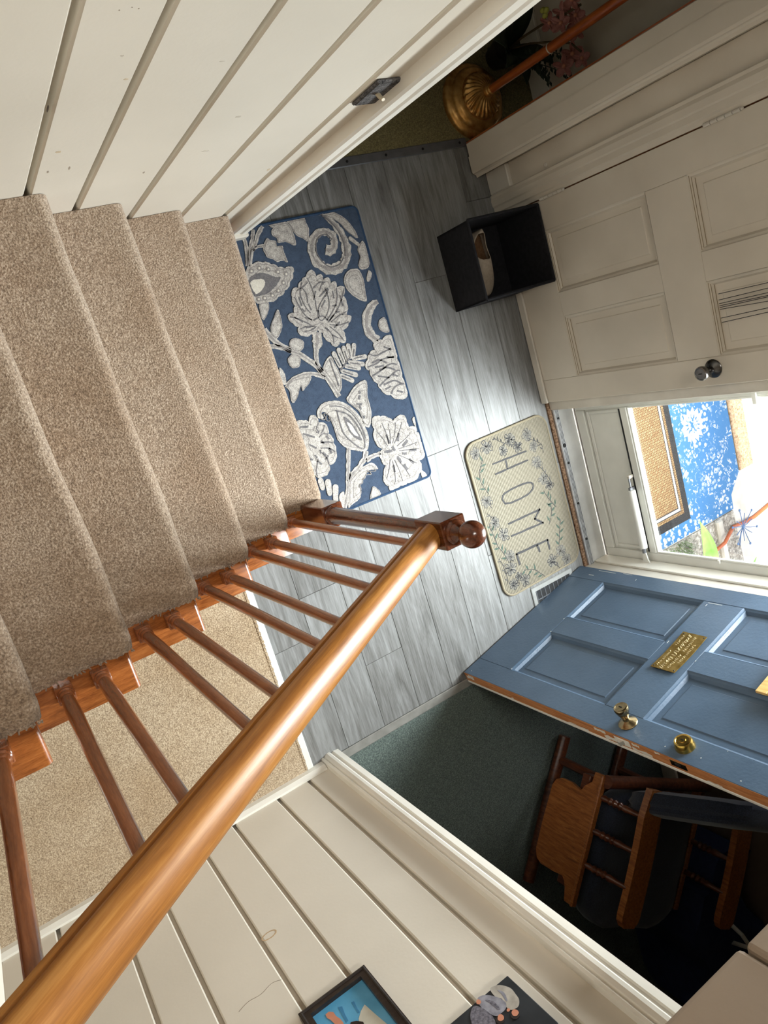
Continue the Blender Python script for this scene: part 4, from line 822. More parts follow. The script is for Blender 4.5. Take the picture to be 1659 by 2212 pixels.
for x, y, r in MAT_FLOWERS:
    g = G(); x /= 1000; y /= 1000; r = r/1000*1.2; n = rr.choice((5, 5, 6)); a0 = rr.uniform(0, 6)
    for i in range(n):
        a = a0+2*PI*i/n+rr.uniform(-.25, .25); rl = r*rr.uniform(0.75, 1.1); q = rr.uniform(0.26, 0.42)
        loop = [(x+rl*t*math.cos(a+s_), y+rl*t*math.sin(a+s_)) for t, s_ in ((0.15, 0), (0.6, q), (0.95, q*0.7), (1.0, 0.0), (0.93, -q*0.75), (0.55, -q), (0.15, 0))]
        ribbon(g, loop, [0.0020, 0.0030, 0.0034, 0.0022, 0.0034, 0.0028, 0.0020], ID, 0.007, 0.0086, 0.5)
        ribbon(g, [(x+rl*0.3*math.cos(a), y+rl*0.3*math.sin(a)), (x+rl*0.7*math.cos(a+.1), y+rl*0.7*math.sin(a+.1))], [0.003, 0.0016], ID, 0.007, 0.0086, 0.5)
    for i in range(4):
        a = rr.uniform(0, 6); ribbon(g, [(x, y), (x+r*0.34*math.cos(a), y+r*0.34*math.sin(a))], [0.002, 0.0036], ID, 0.007, 0.0086, 0.4)
    o = g.make('flower_print', M['ink'] if rr.random() < 0.55 else M['inksoft'], hm)
    g = G(); pp = [(x+r*0.8*math.cos(t)*(1+0.15*math.sin(5*t)), y+r*0.8*math.sin(t)) for t in np.linspace(0, 2*PI, 15)[:-1]]
    g.prism(pp, ID, 0.0070, 0.00825); g.make('petal_wash', M['matwash'], o)
for p, k in MAT_SPRIGS:
    q = [mm(a) for a in p]; g = G(); ribbon(g, q, [0.0026]*len(q), ID, 0.007, 0.0087, 0.3)
    L2 = G(); nl = 0
    for i in range(len(q)-1):
        a = Vector(q[i]); b_ = Vector(q[i+1]); d = (b_-a); m_ = max(1, int(d.length/0.018)); dn = d.normalized(); nn_ = Vector((-dn.y, dn.x))
        for j in range(m_):
            c = a+d*((j+0.5)/m_); s = 1 if (i+j) % 2 else -1; ln = 0.034 if k == 2 else 0.020
            t = (nn_*s*0.75-dn*0.65).normalized(); w = Vector((-t.y, t.x))*(0.0052 if k == 2 else 0.0036)
            (L2 if k else g).prism([tuple(c), tuple(c+t*ln*0.4+w), tuple(c+t*ln), tuple(c+t*ln*0.4-w)], ID, 0.007, 0.0086)
    o = g.make('sprig_print', M['ink'], hm)
    if k: L2.make('leaf_print', M['inkgreen'] if k == 2 else M['inksoft'], o)

# ------------------------------------------------------------------ floor register half hidden by the blue door
rg = empty('floor_register', (2.08, -1.32, 0.0)); tag(rg, 'pale metal floor register partly hidden behind the open blue door', 'floor vent')
G().box((1.955, -1.400, 0.0), (2.215, -1.272, 0.006), 0.003).make('frame', plain('grey_register_metal', (160, 160, 156), 0.4, 0.3), rg)
G().box((1.978, -1.380, 0.0055), (2.195, -1.292, 0.0072), 0).make('grille_opening', M['black'], rg)
for i in range(9): G().box((1.978+0.0265*i, -1.380, 0.0068), (1.981+0.0265*i, -1.292, 0.0085), 0).make('louvre', M['steelgrey'], rg)
G().box((1.978, -1.337, 0.0068), (2.195, -1.333, 0.0088), 0).make('crossbar', M['steelgrey'], rg)

# ------------------------------------------------------------------ black bin with a shoe in it
bn = empty('storage_bin', (2.09, 0.17, 0.0)); tag(bn, 'black open topped cube bin against the white door with a shoe inside', 'storage bin')
BX0, BX1, BY0, BY1, BH = 1.942, 2.262, 0.008, 0.318, 0.252
TX0, TX1, TY0, TY1 = 1.912, 2.277, 0.018, 0.322
def wall4(a0, a1, b0, b1, inward):
    g = G(); F8 = [g.bm.verts.new(v) for v in (a0, a1, b1, b0)]; I8 = [g.bm.verts.new(tuple(Vector(v)+Vector(inward))) for v in (a0, a1, b1, b0)]
    g.bm.faces.new(F8); g.bm.faces.new(list(reversed(I8)))
    for i in range(4): g.bm.faces.new((F8[i], F8[(i+1) % 4], I8[(i+1) % 4], I8[i]))
    return g
t_ = 0.007
c0, c1, c2, c3 = (BX0, BY0, 0.002), (BX1, BY0, 0.002), (BX1, BY1, 0.002), (BX0, BY1, 0.002)
u0, u1, u2, u3 = (TX0, TY0, BH), (TX1, TY0, BH), (TX1, TY1, BH), (TX0, TY1, BH)
wall4(c3, c0, u3, u0, (t_, 0, 0)).make('front_panel', M['binfab'], bn); wall4(c1, c2, u1, u2, (-t_, 0, 0)).make('back_panel', M['binfab'], bn)
wall4(c0, c1, u0, u1, (0, t_, 0)).make('side_panel', M['binfab'], bn); wall4(c2, c3, u2, u3, (0, -t_, 0)).make('side_panel', M['binfab'], bn)
G().box((BX0+0.004, BY0+0.004, 0.002), (BX1-0.004, BY1-0.004, 0.010)).make('bottom', M['binfab'], bn)
rim = [u0, u1, u2, u3, u0]
g = G()
for a, b_ in zip(rim, rim[1:]): g.tube([a, b_], 0.0052, 8)
g.make('rim_piping', M['binfab'], bn)
def shoe():
    sh = empty('slip_on_shoe', (2.10, 0.16, 0.010)); tag(sh, 'grey beige slip-on shoe lying in the black bin', 'shoe')
    F = Matrix.Translation((2.106, 0.300, 0.0102)) @ Matrix.Rotation(math.radians(-93), 4, 'Z')     # heel at the far side, toe towards the blue door
    Ln = 0.268
    def half(t):
        a = 0.030+0.012*math.sin(min(t, 0.35)/0.35*PI/2)*0 + 0.0
        w = 0.034*math.sqrt(max(0, 1-((t-0.13)/0.13)**2)) if t < 0.13 else (0.034+0.014*math.sin((t-0.13)/0.55*PI/2) if t < 0.68 else 0.048*math.sqrt(max(0, 1-((t-0.68)/0.32)**2)))
        return max(w, 0.001)
    ts = np.linspace(0.003, 0.997, 30)
    out = [(t*Ln, half(t)) for t in ts]+[(t*Ln, -half(t)) for t in reversed(ts)]
    G().prism(out, F, 0.0, 0.022).make('sole', M['p_white'], sh)
    G().prism([(x*0.96+0.004, y*0.86) for x, y in out], F, 0.0215, 0.026).make('insole', M['shoein'], sh)
    rows = []
    for t in np.linspace(0.004, 0.996, 34):
        w = half(t)*0.97
        h = 0.060 if t < 0.12 else (0.060-0.006*(t-0.12)/0.3 if t < 0.42 else 0.058*math.sqrt(max(0.02, 1-((t-0.42)/0.60)**1.7)))
        cut = 0.0
        if 0.05 < t < 0.46: cut = 62*math.sin((t-0.05)/0.41*PI)**0.45
        row = []
        for s in np.linspace(-1, 1, 17):
            th = math.radians(90-cut)*abs(s) if False else None
            a = math.radians(cut+(90-cut)*abs(s)) if s != 0 else math.radians(max(cut, 0.1))
            row.append(F @ Vector((t*Ln, math.copysign(1, s if s else 1)*w*math.sin(a), 0.020+(h-0.0)*max(0, math.cos(a))**0.8)))
        rows.append(row)
    g = G(); vs = [[g.bm.verts.new(p) for p in r] for r in rows]
    for i in range(len(rows)-1):
        t = 0.004+0.992*(i+0.5)/33
        for j in range(16):
            if j in (7, 8) and 0.055 < t < 0.455: continue
            g.bm.faces.new((vs[i][j], vs[i][j+1], vs[i+1][j+1], vs[i+1][j]))
    up = g.make('upper', M['shoe'], sh, smooth=True)
    md = up.modifiers.new('thick', 'SOLIDIFY'); md.thickness = 0.003
    return sh
shoe()

# ------------------------------------------------------------------ switch plate
sw = empty('light_switch', (1.026, 0.5, 1.15)); tag(sw, 'ornate dark pewter switch plate with ivory toggle on the upper white wall', 'light switch')
G().box((0.992, 0.4930, 1.092), (1.060, 0.4999, 1.212), 0.003).make('plate', M['pewplate'], sw)
G().box((0.997, 0.4915, 1.097), (1.055, 0.4935, 1.207), 0.002).make('embossed_field', M['pewplate'], sw)
G().tube([(1.026, 0.493, 1.150), (1.026, 0.483, 1.157), (1.026, 0.474, 1.166)], [0.006, 0.0055, 0.0045], 8, 0.8).make('toggle', M['ivory'], sw)

# ------------------------------------------------------------------ pictures on the right wall
fr = empty('picture_frame', (0.31, -1.49, 1.09)); tag(fr, 'dark wood framed photograph with blue print hanging on the boarded wall', 'picture frame')
FX0, FX1, FZ0, FZ1 = 0.212, 0.405, 0.992, 1.24
FP = frame((0, -1.510, 0), (1, 0, 0), (0, 0, 1))                      # z axis -> -y; use negative depths
def fbar(a, name): G().prism(a, FP, 0.0, -0.022).make(name, M['frame'], fr)
q = 0.024
for a in ([(FX0, FZ0), (FX1, FZ0), (FX1-q, FZ0+q), (FX0+q, FZ0+q)], [(FX0, FZ1), (FX1, FZ1), (FX1-q, FZ1-q), (FX0+q, FZ1-q)], [(FX0, FZ0), (FX0+q, FZ0+q), (FX0+q, FZ1-q), (FX0, FZ1)], [(FX1, FZ0), (FX1-q, FZ0+q), (FX1-q, FZ1-q), (FX1, FZ1)]): fbar(a, 'frame_bar')
g = G(); e = 0.006
for a, b_ in (((FX0+e, FZ0+e), (FX1-e, FZ0+e)), ((FX1-e, FZ0+e), (FX1-e, FZ1-e)), ((FX0+e, FZ1-e), (FX1-e, FZ1-e)), ((FX0+e, FZ0+e), (FX0+e, FZ1-e))):
    g.tube([(a[0], -1.488, a[1]), (b_[0], -1.488, b_[1])], 0.004, 8)
g.make('frame_bead', M['frame'], fr)
def flat(par, name, pts, d, mat): return G().prism(pts, FP, -d+0.0004, -d).make(name, M[mat], par)
pb = flat(fr, 'photo', [(FX0+q, FZ0+q), (FX1-q, FZ0+q), (FX1-q, FZ1-q), (FX0+q, FZ1-q)], 0.010, 'p_blue')
for name, pts, d, mat in PHOTO_BLUE:
    q_ = [(min(max(x/1000, FX0+q+.001), FX1-q-.001), min(max(z/1000, FZ0+q+.001), FZ1-q-.001)) for x, z in pts]
    G().prism(q_, FP, -d+0.0004, -d).make(name, M[mat], pb)
cv_ = empty('photo_canvas', (0.55, -1.49, 1.38)); tag(cv_, 'small dark canvas print of three people in grey shirts on the boarded wall', 'picture')
G().box((0.462, -1.511, 1.288), (0.642, -1.488, 1.46), 0.002).make('canvas', M['canvasdark'], cv_)
def pic(name, pts, d, mat): return G().prism([(x/1000, z/1000) for x, z in pts], FP, -d+0.0004, -d).make(name, M[mat], cv_)
for name, pts, d, mat in PHOTO: pic(name, [(x*1000, z*1000) for x, z in smooth([(x/1000, z/1000) for x, z in pts])], d, mat)

# ------------------------------------------------------------------ wooden sign and wires on the doors
sg = empty('wooden_sign', F2 @ Vector((0.42, 1.26, 0.004))); tag(sg, 'pale pine slat sign hanging on the upper part of the blue door', 'sign')
for (y0, y1) in ((1.178, 1.2155), (1.2165, 1.262), (1.263, 1.31), (1.311, 1.36)):
    G().box((0.14, y0, 0.014), (0.468, y1, 0.024), 0.0015, F2).make('slat', M['pinewood'], sg)
for x in (0.20, 0.41): G().box((x-0.012, 1.185, 0.0005), (x+0.012, 1.355, 0.0139), 0.001, F2).make('batten', M['pinewood'], sg)
ws = empty('hanging_wires', (2.28, -0.22, 1.3)); tag(ws, 'bunch of thin black wires hanging over the white door panel', 'wires')
for (y0, z0, y1) in ((-0.180, 0.966, -0.176), (-0.200, 0.963, -0.181), (-0.212, 0.962, -0.200), (-0.219, 0.962, -0.2145), (-0.225, 0.962, -0.212), (-0.231, 0.962, -0.250), (-0.260, 0.960, -0.241), (-0.275, 0.960, -0.248)):
    G().tube([(2.2815, y0, z0), (2.281, (y0*2+y1)/3, z0+0.25), (2.283, y1*1.0-(y0-y1)*0.8, 1.60)], 0.0012, 5).make('wire', M['blackwire'], ws)
G().lathe([(0.008, 0), (0.008, 0.004), (0, 0.005)], (2.286, -0.2, 1.60), (-1, 0, 0), 10).make('hook', M['blackwire'], ws)

# ------------------------------------------------------------------ floor lamp in the living room
lp_ = empty('floor_lamp', (2.285, 0.803, 0.004)); tag(lp_, 'floor lamp with fluted gold base and orange wooden pole on olive carpet', 'floor lamp')
base = [(0.146, 0.000), (0.148, 0.008), (0.146, 0.022), (0.138, 0.031), (0.126, 0.036), (0.124, 0.042), (0.122, 0.050), (0.112, 0.058), (0.098, 0.063), (0.094, 0.0645), (0.092, 0.062)]
G().lathe([(r, h+0.004) for r, h in base]+[(0, 0.066)], (2.285, 0.803, 0), seg=48).make('base', M['gold'], lp_, smooth=True)
dome = [(0.090, 0.062), (0.086, 0.074), (0.076, 0.086), (0.060, 0.097), (0.042, 0.105), (0.026, 0.110), (0.020, 0.111)]
def fl_(r, h, i):
    k = min(1, max(0, (r-0.026)/0.015))*min(1, max(0, (0.0885-r)/0.006))
    return r*(1+0.075*k*math.cos(24*(2*PI*i/240+(0.09-r)*7.0)))
prof_ = []
for (r0, h0), (r1, h1) in zip(dome, dome[1:]):
    for t in (0, 0.33, 0.66): prof_.append((r0+(r1-r0)*t, h0+(h1-h0)*t))
g = G(); g.lathe(prof_+[dome[-1], (0, 0.111)], (2.285, 0.803, 0.004), seg=240, flute=fl_)
g.make('fluted_dome', M['gold'], lp_, smooth=True)
G().lathe([(0.024, 0.112), (0.024, 0.124), (0.020, 0.128), (0.021, 0.136), (0.017, 0.140)], (2.285, 0.803, 0.004), seg=20).make('collar', M['gold'], lp_, smooth=True)
G().lathe([(0.0165, 0.138), (0.0175, 0.5), (0.0165, 1.45)], (2.285, 0.803, 0), seg=18).make('pole', M['pole'], lp_, smooth=True)
G().lathe([(0.030, 1.45), (0.018, 1.47), (0.016, 1.52)], (2.285, 0.803, 0), seg=18).make('socket', M['gold'], lp_, smooth=True)
G().lathe([(0.15, 1.46), (0.09, 1.70), (0.088, 1.70), (0.148, 1.46)], (2.285, 0.803, 0), seg=28).make('lamp_shade', M['ivory'], lp_, smooth=True)
G().lathe([(0.0185, 0.474), (0.0195, 0.4765), (0.0185, 0.479)], (2.285, 0.803, 0), seg=18).make('cord_tie', M['p_pale'], lp_)

# ------------------------------------------------------------------ orchid
oc = empty('orchid', (2.46, 0.96, 0.004)); tag(oc, 'orchid with dusty pink blooms and dark leaves behind the floor lamp', 'plant')
G().lathe([(0.045, 0), (0.060, 0.06), (0.062, 0.085), (0.055, 0.085), (0.052, 0.070), (0, 0.068)], (2.46, 0.96, 0.004), seg=20).make('pot', M['pot'], oc, smooth=True)
def blade(root, tip, lift, w, mat, name, par, n=10, fold=0.15):
    a = Vector(root); b_ = Vector(tip); rows = []
    d = (b_-a); side = Vector((-d.y, d.x, 0)).normalized()
    for i in range(n+1):
        t = i/n; c = a.lerp(b_, t)+Vector((0, 0, lift*math.sin(t*PI*0.62)))
        ww = w*math.sin(min(1, t*1.02)**0.75*PI)**0.8 if 0 < t < 1 else 0.0008
        rows.append([c-side*ww+Vector((0, 0, ww*fold)), c-side*ww*0.5+Vector((0, 0, ww*fold*0.3)), c, c+side*ww*0.5+Vector((0, 0, ww*fold*0.3)), c+side*ww+Vector((0, 0, ww*fold))])
    o = G().grid(rows).make(name, mat, par, smooth=True)
    md = o.modifiers.new('thick', 'SOLIDIFY'); md.thickness = 0.0016
    return o
for tip, lf, w in (((2.34, 1.09, 0.13), 0.10, 0.036), ((2.30, 0.96, 0.10), 0.10, 0.045), ((2.44, 0.79, 0.10), 0.08, 0.040), ((2.57, 0.84, 0.12), 0.10, 0.040), ((2.52, 1.12, 0.12), 0.10, 0.038), ((2.37, 0.87, 0.07), 0.09, 0.036)):
    blade((2.46, 0.96, 0.085), tip, lf, w, M['leafdark'], 'leaf', oc)
def orch(c, nrm, r, par):
    g = G(); n = Vector(nrm).normalized(); q = n.to_track_quat('Z', 'Y').to_matrix()
    for i, (rw, rl) in enumerate(((0.42, 1.0), (0.62, 0.95), (0.40, 1.0), (0.40, 1.0), (0.62, 0.95))):
        a = 2*PI*i/5+0.3; rows = []
        for k in range(6):
            t = k/5; ww = rw*r*0.62*math.sin(max(0.05, t)*PI*0.93)**0.7
            rows.append([Vector(c)+q @ Vector((math.cos(a)*t*rl*r-math.sin(a)*s*ww, math.sin(a)*t*rl*r+math.cos(a)*s*ww, 0.22*r*t*t+0.10*r*abs(s))) for s in (-1, -0.5, 0, 0.5, 1)])
        g.grid(rows)
    f = g.make('flower', M['petal'], par, smooth=True); f.modifiers.new('thick', 'SOLIDIFY').thickness = 0.001
    G().ball(Vector(c)+n*r*0.15, r*0.20, 8, 6).make('flower_centre', M['p_skin'], f)
V1 = [(2.46, 0.955, 0.08), (2.44, 0.955, 0.20), (2.43, 0.945, 0.32), (2.44, 0.93, 0.42), (2.46, 0.93, 0.50)]
V2 = [(2.465, 0.96, 0.08), (2.50, 0.94, 0.18), (2.53, 0.90, 0.28), (2.55, 0.865, 0.34), (2.56, 0.82, 0.37)]
G().tube(V1, 0.0045, 7).make('stem', M['stem'], oc); G().tube(V2, 0.004, 7).make('stem', M['stem'], oc)
for c in ((2.425, 0.93, 0.37), (2.455, 0.945, 0.41), (2.43, 0.905, 0.42), (2.465, 0.91, 0.46), (2.44, 0.955, 0.48), (2.50, 0.90, 0.43), (2.52, 0.885, 0.40), (2.555, 0.83, 0.33), (2.53, 0.80, 0.30), (2.57, 0.80, 0.36)):
    orch(c, (-0.75, random.uniform(-.35, .2), random.uniform(.3, .8)), random.uniform(0.036, 0.045), oc)
for c in ((2.395, 0.965, 0.395), (2.405, 0.955, 0.375), (2.402, 0.975, 0.372)): G().ball(c, 0.010, 10, 8, (1, 1, 1.25)).make('bud', M['bud'], oc, smooth=True)
for (bx, by, tx, ty, tz) in ((2.50, 0.92, 2.46, 0.80, 0.24), (2.50, 0.92, 2.52, 0.78, 0.22), (2.50, 0.94, 2.57, 0.80, 0.16), (2.48, 0.93, 2.50, 0.84, 0.32), (2.52, 0.92, 2.58, 0.76, 0.27)):
    g = G(); pts = [Vector((bx, by, 0.07)).lerp(Vector((tx, ty, tz)), t)+Vector((0, 0, 0.03*math.sin(t*PI))) for t in np.linspace(0, 1, 12)]
    g.tube(pts, 0.0018, 5)
    for i in range(2, 12):
        for s in (-1, 1):
            d = Vector((random.uniform(-.4, .4), s*0.9, random.uniform(-.1, .5))).normalized(); p = pts[i]; w = Vector((0.005, 0, 0.003))
            g.poly([p, p+d*0.012+w, p+d*0.026, p+d*0.012-w])
    g.make('fern_sprig', M['leafdark'], oc)

# ------------------------------------------------------------------ glider chair in the dining room
CO = Vector((1.768, -1.976, 0.0)); E1 = Vector((-0.6, -0.8, 0)); E2 = Vector((0.8, -0.6, 0))
CF = Matrix.Identity(4)
for i in range(3): CF[i][0] = E1[i]; CF[i][1] = E2[i]; CF[i][2] = (0, 0, 1)[i]; CF[i][3] = CO[i]
def cpt(s, t, z): return CF @ Vector((s, t, z))
if CF.to_3x3().determinant() < 0: pass
gc = empty('glider_chair', cpt(0.27, 0.33, 0.004)); tag(gc, 'oak glider armchair with scalloped side panels and dark navy cushions', 'armchair')
def cbox(name, lo, hi, mat, bev=0.004, par=None): return G().box(lo, hi, bev, CF).make(name, mat, par or gc)
SPF = CF @ frame((0, 0, 0), (1, 0, 0), (0, 0, 1))
def side(t0, t1):
    pts = [(0.0, 0.420), (0.0, 0.385), (0.045, 0.380), (0.060, 0.362), (0.075, 0.345), (0.092, 0.338), (0.100, 0.330), (0.086, 0.270), (0.088, 0.215), (0.105, 0.185), (0.135, 0.170), (0.30, 0.165), (0.42, 0.168), (0.452, 0.185), (0.465, 0.215), (0.462, 0.29), (0.455, 0.345), (0.468, 0.360), (0.490, 0.372), (0.540, 0.385), (0.540, 0.420)]
    G().prism(pts, SPF, -t0, -t1).make('side_panel', M['oak'], gc)
    cbox('top_rail', (0.0, t0-0.004, 0.418), (0.545, t1+0.006, 0.432), M['oak'])
side(-0.012, 0.008); side(0.655, 0.675)
def arm(t, tb, sg):
    n = 24; L_, R_ = [], []
    for i in range(n+1):
        u = i/n; s = -0.02+0.545*u; b_ = 0.026*math.sin(min(1, u*1.15)*PI*0.6)-0.012
        cap = 1 if u < 0.92 else math.sqrt(max(0, 1-((u-0.92)/0.085)**2))
        w0 = (0.030+0.022*min(1, u/0.2))*(0.35+0.65*cap)
        L_.append((s, t-w0+b_)); R_.append((s, t+w0+b_))
    G().prism(L_+list(reversed(R_)), CF, 0.600, 0.630).make('armrest', M['oak'], gc)
    for s in (0.09, 0.23, 0.37):
        pr = [(0.011, 0.0), (0.014, 0.02), (0.011, 0.032), (0.017, 0.045), (0.012, 0.055), (0.018, 0.067), (0.012, 0.078), (0.018, 0.09), (0.012, 0.10), (0.016, 0.115), (0.012, 0.14), (0.010, 0.19)]
        a = cpt(s, tb, 0.425); b_ = cpt(s+0.006, t-0.03*sg, 0.605)
        G().lathe(pr, a, b_-a, seg=12).make('arm_spindle', M['darkoak'], gc, smooth=True)
arm(0.088, 0.010, 1); arm(0.722, 0.665, 1)
for t in (0.13, 0.54):
    g = G(); g.tube([cpt(s, t, 0.035+0.012*abs(s-0.27)) for s in np.linspace(-0.06, 0.62, 10)], 0.028, 10, 1.0); g.make('base_runner', M['darkoak'], gc, smooth=True)
    for s in (0.05, 0.48): G().tube([cpt(s, t, 0.05), cpt(s, t, 0.36)], 0.02, 8).make('leg', M['darkoak'], gc)
G().tube([cpt(0.02, 0.0, 0.445), cpt(-0.03, 0.66, 0.445)], 0.028, 12).make('back_rail', M['darkoak'], gc, smooth=True)
cbox('seat_frame', (0.03, 0.012, 0.30), (0.50, 0.652, 0.345), M['darkoak'])
def cushion(name, lo, hi, tilt=0.0):
    g = G(); g.box(lo, hi, 0.0); bmesh.ops.subdivide_edges(g.bm, edges=g.bm.edges[:], cuts=7, use_grid_fill=True)
    c = (Vector(lo)+Vector(hi))/2; h = (Vector(hi)-Vector(lo))/2
    for v in g.bm.verts:
        n = Vector(((v.co.x-c.x)/h.x, (v.co.y-c.y)/h.y, (v.co.z-c.z)/h.z)); l4 = (abs(n.x)**5+abs(n.y)**5+abs(n.z)**5)**0.2
        p = Vector((n.x*h.x, n.y*h.y, n.z*h.z))/max(l4, 1e-6)*max(abs(n.x), abs(n.y), abs(n.z))
        p *= 1+0.02*math.sin(9*n.x+2)*math.cos(7*n.y)
        v.co = c+p
        if tilt: v.co.x -= (v.co.z-lo[2])*tilt
    g.bm.transform(CF); return g.make(name, M['navy'], gc, smooth=True)
cushion('seat_cushion', (0.04, 0.045, 0.345), (0.62, 0.615, 0.475)); cushion('back_cushion', (0.02, 0.05, 0.47), (0.13, 0.61, 1.0), 0.28)
bgm = empty('cloth_bundle', (2.26, -3.1, 0.004)); tag(bgm, 'dark navy cloth bundle slumped on the dark floor beyond the armchair', 'cloth')
g = G(); g.box((2.06, -3.50, 0.006), (2.44, -2.78, 0.46)); bmesh.ops.subdivide_edges(g.bm, edges=g.bm.edges[:], cuts=6, use_grid_fill=True)
for v in g.bm.verts:
    if v.co.z > 0.02: v.co += Vector((0.05*math.sin(v.co.y*11), 0.03*math.sin(v.co.x*17), 0.035*math.sin(v.co.x*13+v.co.y*9)))
g.make('cloth', M['bag'], bgm, smooth=True)
G().tube([(2.22, -3.0, 0.44), (2.21, -3.04, 0.56), (2.23, -3.12, 0.58), (2.24, -3.18, 0.44)], 0.010, 8).make('pale_strap', M['p_pale'], bgm)

# ------------------------------------------------------------------ outside the door
gd = struct(G().box((2.45, -12, -0.40), (22, 10, -0.102)).make('ground', M['concrete']))
GZ = -0.102
def slab(name, lo, hi, m, **k): return G().box(lo, hi, k.get('bev', 0.003)).make(name, m)
bm_ = empty('blue_mat', (3.3, -0.9, GZ)); tag(bm_, 'blue floral outdoor mat on the sunny porch under the tan mat', 'door mat')
G().prism([(2.62, 0.3), (3.665, 0.3), (3.665, -1.292), (3.565, -1.398), (3.560, -1.482), (2.62, -1.486)], ID, GZ, GZ+0.006).make('base', M['bluemat'], bm_)
def flower8(x, y, r, z0, z1, par, mat, n=8):
    for i in range(n):
        a = 2*PI*i/n; t = Vector((math.cos(a), math.sin(a))); w = Vector((-t.y, t.x))*r*0.17; c = Vector((x, y))
        G().prism([tuple(c+t*r*0.35), tuple(c+t*r*0.7+w), tuple(c+t*r), tuple(c+t*r*0.7-w)], ID, z0, z1).make('petal_print', mat, par)
flower8(3.36, -0.92, 0.10, GZ+0.003, GZ+0.0068, bm_, M['p_pale'], 14); flower8(3.36, -0.92, 0.045, GZ+0.003, GZ+0.0066, bm_, M['p_pale'], 7)
for x, y in ((3.50, -1.40), (3.40, -1.24), (3.52, -1.17), (3.28, -0.80), (3.42, -0.74)): flower8(x, y, 0.030, GZ+0.003, GZ+0.0068, bm_, M['p_pale'], 6)
tm = empty('woven_mat', (2.9, -0.9, GZ+0.006)); tag(tm, 'tan woven door mat with black striped border just outside the storm door', 'door mat')
T0 = GZ+0.0065
G().box((2.55, -1.400, T0), (3.195, 0.2, T0+0.006), 0.002).make('border', M['blackmat'], tm)
G().box((2.55, -1.352, T0+0.004), (3.150, 0.15, T0+0.0070), 0).make('tan_band', M['weave'], tm)
G().box((2.55, -1.334, T0+0.005), (3.132, 0.13, T0+0.0074), 0).make('dark_line', M['blackmat'], tm); G().box((2.55, -1.328, T0+0.006), (3.126, 0.12, T0+0.0078), 0).make('pale_line', M['p_pale'], tm)
G().box((2.55, -1.314, T0+0.0065), (3.112, 0.11, T0+0.0081), 0).make('dark_line', M['blackmat'], tm); G().box((2.55, -1.308, T0+0.007), (3.106, 0.10, T0+0.0085), 0).make('woven_field', M['weave'], tm)
bw = slab('coir_mat', (3.672, -1.290, GZ), (3.80, 0.2, GZ+0.010), M['brownmat']); tag(bw, 'narrow brown coir mat at the outer edge of the porch', 'door mat')
gb = G().prism([(2.46, -1.492), (3.30, -1.492), (3.55, -1.486), (3.60, -2.6), (2.46, -2.6)], ID, GZ, GZ+0.010).make('ground_bed', M['gravel']); struct(gb)
ts_ = G()
rr = random.Random(9)
for i in range(900):
    x, y = rr.uniform(2.75, 3.16), rr.uniform(-1.72, -1.495); a = rr.uniform(0, 6.3); h = rr.uniform(0.02, 0.07); w = 0.0025
    dx, dy = math.cos(a)*h*0.8, math.sin(a)*h*0.8
    ts_.poly([(x-w, y, GZ+0.008), (x+w, y, GZ+0.008), (x+dx, y+dy, GZ+0.01+h)])
gr_ = ts_.make('lawn_grass', M['grass'], normals=False); gr_['kind'] = 'stuff'; tag(gr_, 'short grass growing beside the porch mats', 'grass')
eb = slab('edging_stone', (3.375, -2.2, GZ), (3.43, -1.490, GZ+0.03), M['concrete'], bev=0.01); tag(eb, 'pale stone edging beside the porch', 'stone')
hl = empty('hosta_plant', (3.16, -1.80, GZ)); tag(hl, 'bright green broad leaved plant just outside the glass door', 'plant')
def hleaf(root, tip, w, lift): blade(root, tip, lift, w, M['hosta'], 'leaf', hl, 14, 0.35)
hleaf((3.10, -1.80, 0.0), (3.020, -1.335, 0.05), 0.066, 0.06); hleaf((3.14, -1.82, 0.0), (2.98, -1.60, 0.03), 0.03, 0.03); hleaf((3.25, -1.85, 0.0), (3.42, -1.70, 0.05), 0.02, 0.05)
G().tube([(3.13, -1.86, GZ), (3.12, -1.82, 0.01)], 0.008, 6).make('stem', M['hosta'], hl)
hs = G().tube([(3.20, -1.72, GZ+0.02), (3.30, -1.64, GZ+0.035), (3.373, -1.612, GZ+0.055), (3.44, -1.582, GZ+0.045), (3.52, -1.575, GZ+0.016), (3.63, -1.590, GZ+0.011), (3.72, -1.592, GZ+0.011), (3.88, -1.570, GZ+0.011), (4.2, -1.50, GZ+0.011)], 0.010, 8).make('garden_hose', M['hose'], smooth=True)
tag(hs, 'terracotta garden hose lying across the sunny ground outside', 'hose')
wo = empty('wire_flower', (3.56, -1.72, GZ)); tag(wo, 'blue wire flower garden ornament standing outside the door', 'garden ornament')
C_ = Vector((3.46, -1.545, 0.02))
for i in range(12):
    a = 2*PI*i/12; d = Vector((math.cos(a), math.sin(a), 0.1)); s = Vector((-d.y, d.x, 0))
    r = 0.105 if i % 2 else 0.075
    G().tube([C_, C_+d*r*0.5+s*0.008, C_+d*r+s*0.02], 0.0022, 5).make('wire_petal', M['wire'], wo)
    if i % 2: G().ball(C_+d*r+s*0.02, 0.008, 8, 6, (1, 1, 0.5)).make('bead', M['wire'], wo)
G().ball(C_, 0.011, 10, 8, (1, 1, 0.6)).make('centre', M['wire'], wo); G().tube([(3.56, -1.72, GZ), (3.50, -1.60, -0.03), C_], 0.003, 6).make('stake', M['wire'], wo)

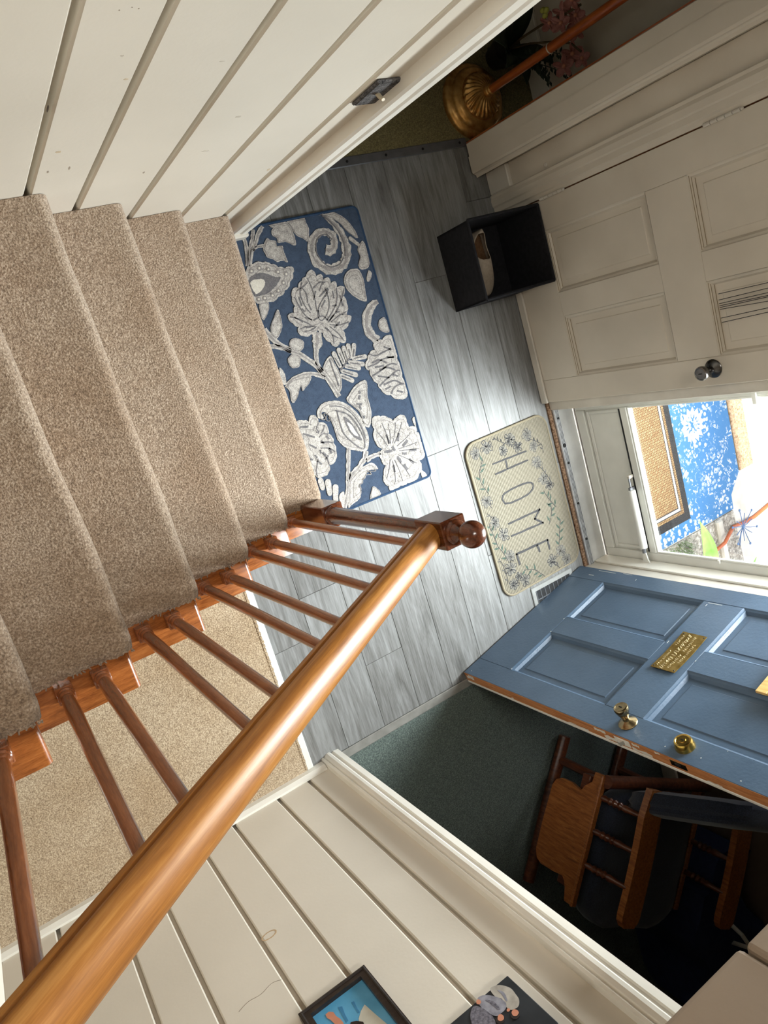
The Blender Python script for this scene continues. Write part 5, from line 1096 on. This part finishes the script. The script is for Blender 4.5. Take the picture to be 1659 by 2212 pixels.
# faint marks on the boarded right wall
FM = frame((0, -1.512, 0), (1, 0, 0), (0, 0, 1))
def mark(name, pts, w, col):
    g = G(); ribbon(g, pts, [w]*len(pts), FM, 0.0, -0.0004, 0.3); g.make(name, col, wr)
tan = plain('tan_water_stain', (196, 170, 136), 0.6)
mark('ring_stain', [(0.2600+0.022*math.cos(t), 0.660+0.013*math.sin(t)) for t in np.linspace(0, 2*PI, 14)], 0.004, tan)
mark('scratch', [(0.10, 0.84), (0.13, 0.83), (0.165, 0.835), (0.20, 0.825), (0.225, 0.835)], 0.0014, plain('grey_hairline_scratch', (150, 138, 122), 0.6))
SCUFFS = [(367, 1026, 6, 6, 0), (359, 917, 2, 8, 1), (401, 922, 2, 10, 1), (439, 1321, 4, 3, 0), (413, 1538, 1, 2, 1), (403, 1542, 1, 1, 1), (387, 1536, 1, 2, 1), (326, 1235, 1, 13, 2), (582, 818, 3, 7, 1), (958, 677, 5, 11, 0), (719, 1093, 8, 5, 3), (706, 906, 10, 5, 3), (595, 1356, 6, 2, 3), (417, 1404, 3, 3, 3)]
cols = [plain('tan_scuff', (206, 188, 160), 0.6), plain('grey_scuff', (168, 156, 140), 0.6), plain('dark_chip', (70, 56, 46), 0.7), plain('faint_scuff', (204, 196, 182), 0.6)]
FW = frame((0, 0.5, 0), (1, 0, 0), (0, 0, 1))
for k in range(4):
    g = G()
    for x, z, a, b, c in SCUFFS:
        if c == k: g.prism([(x/1000+a/1000*math.cos(t)*random.uniform(.7, 1.1), z/1000+b/1000*math.sin(t)*random.uniform(.7, 1.1)) for t in np.linspace(0, 2*PI, 9)[:-1]], FW, 0.0 if k != 2 else -0.002, 0.0004)
    g.make('scuff_mark', cols[k], wl)['kind'] = 'stuff'
# grime lines settled along the lower moulding of the white door's panels
for c0, c1, r0 in ((0.118, 0.366, 0.235), (0.466, 0.720, 0.235), (0.118, 0.366, 0.914), (0.466, 0.720, 0.914)):
    g = G()
    for d, z in ((0.0035, -0.0028), (0.0095, -0.0062), (0.0150, -0.0165)): g.box((c0+d+0.001, r0+d, z-0.001), (c1-d-0.001, r0+d+0.0011, z+0.0006), 0, F1)
    o_ = g.make('grime_line', plain('brown_grime', (146, 128, 98), 0.7), d1); o_['kind'] = 'stuff'
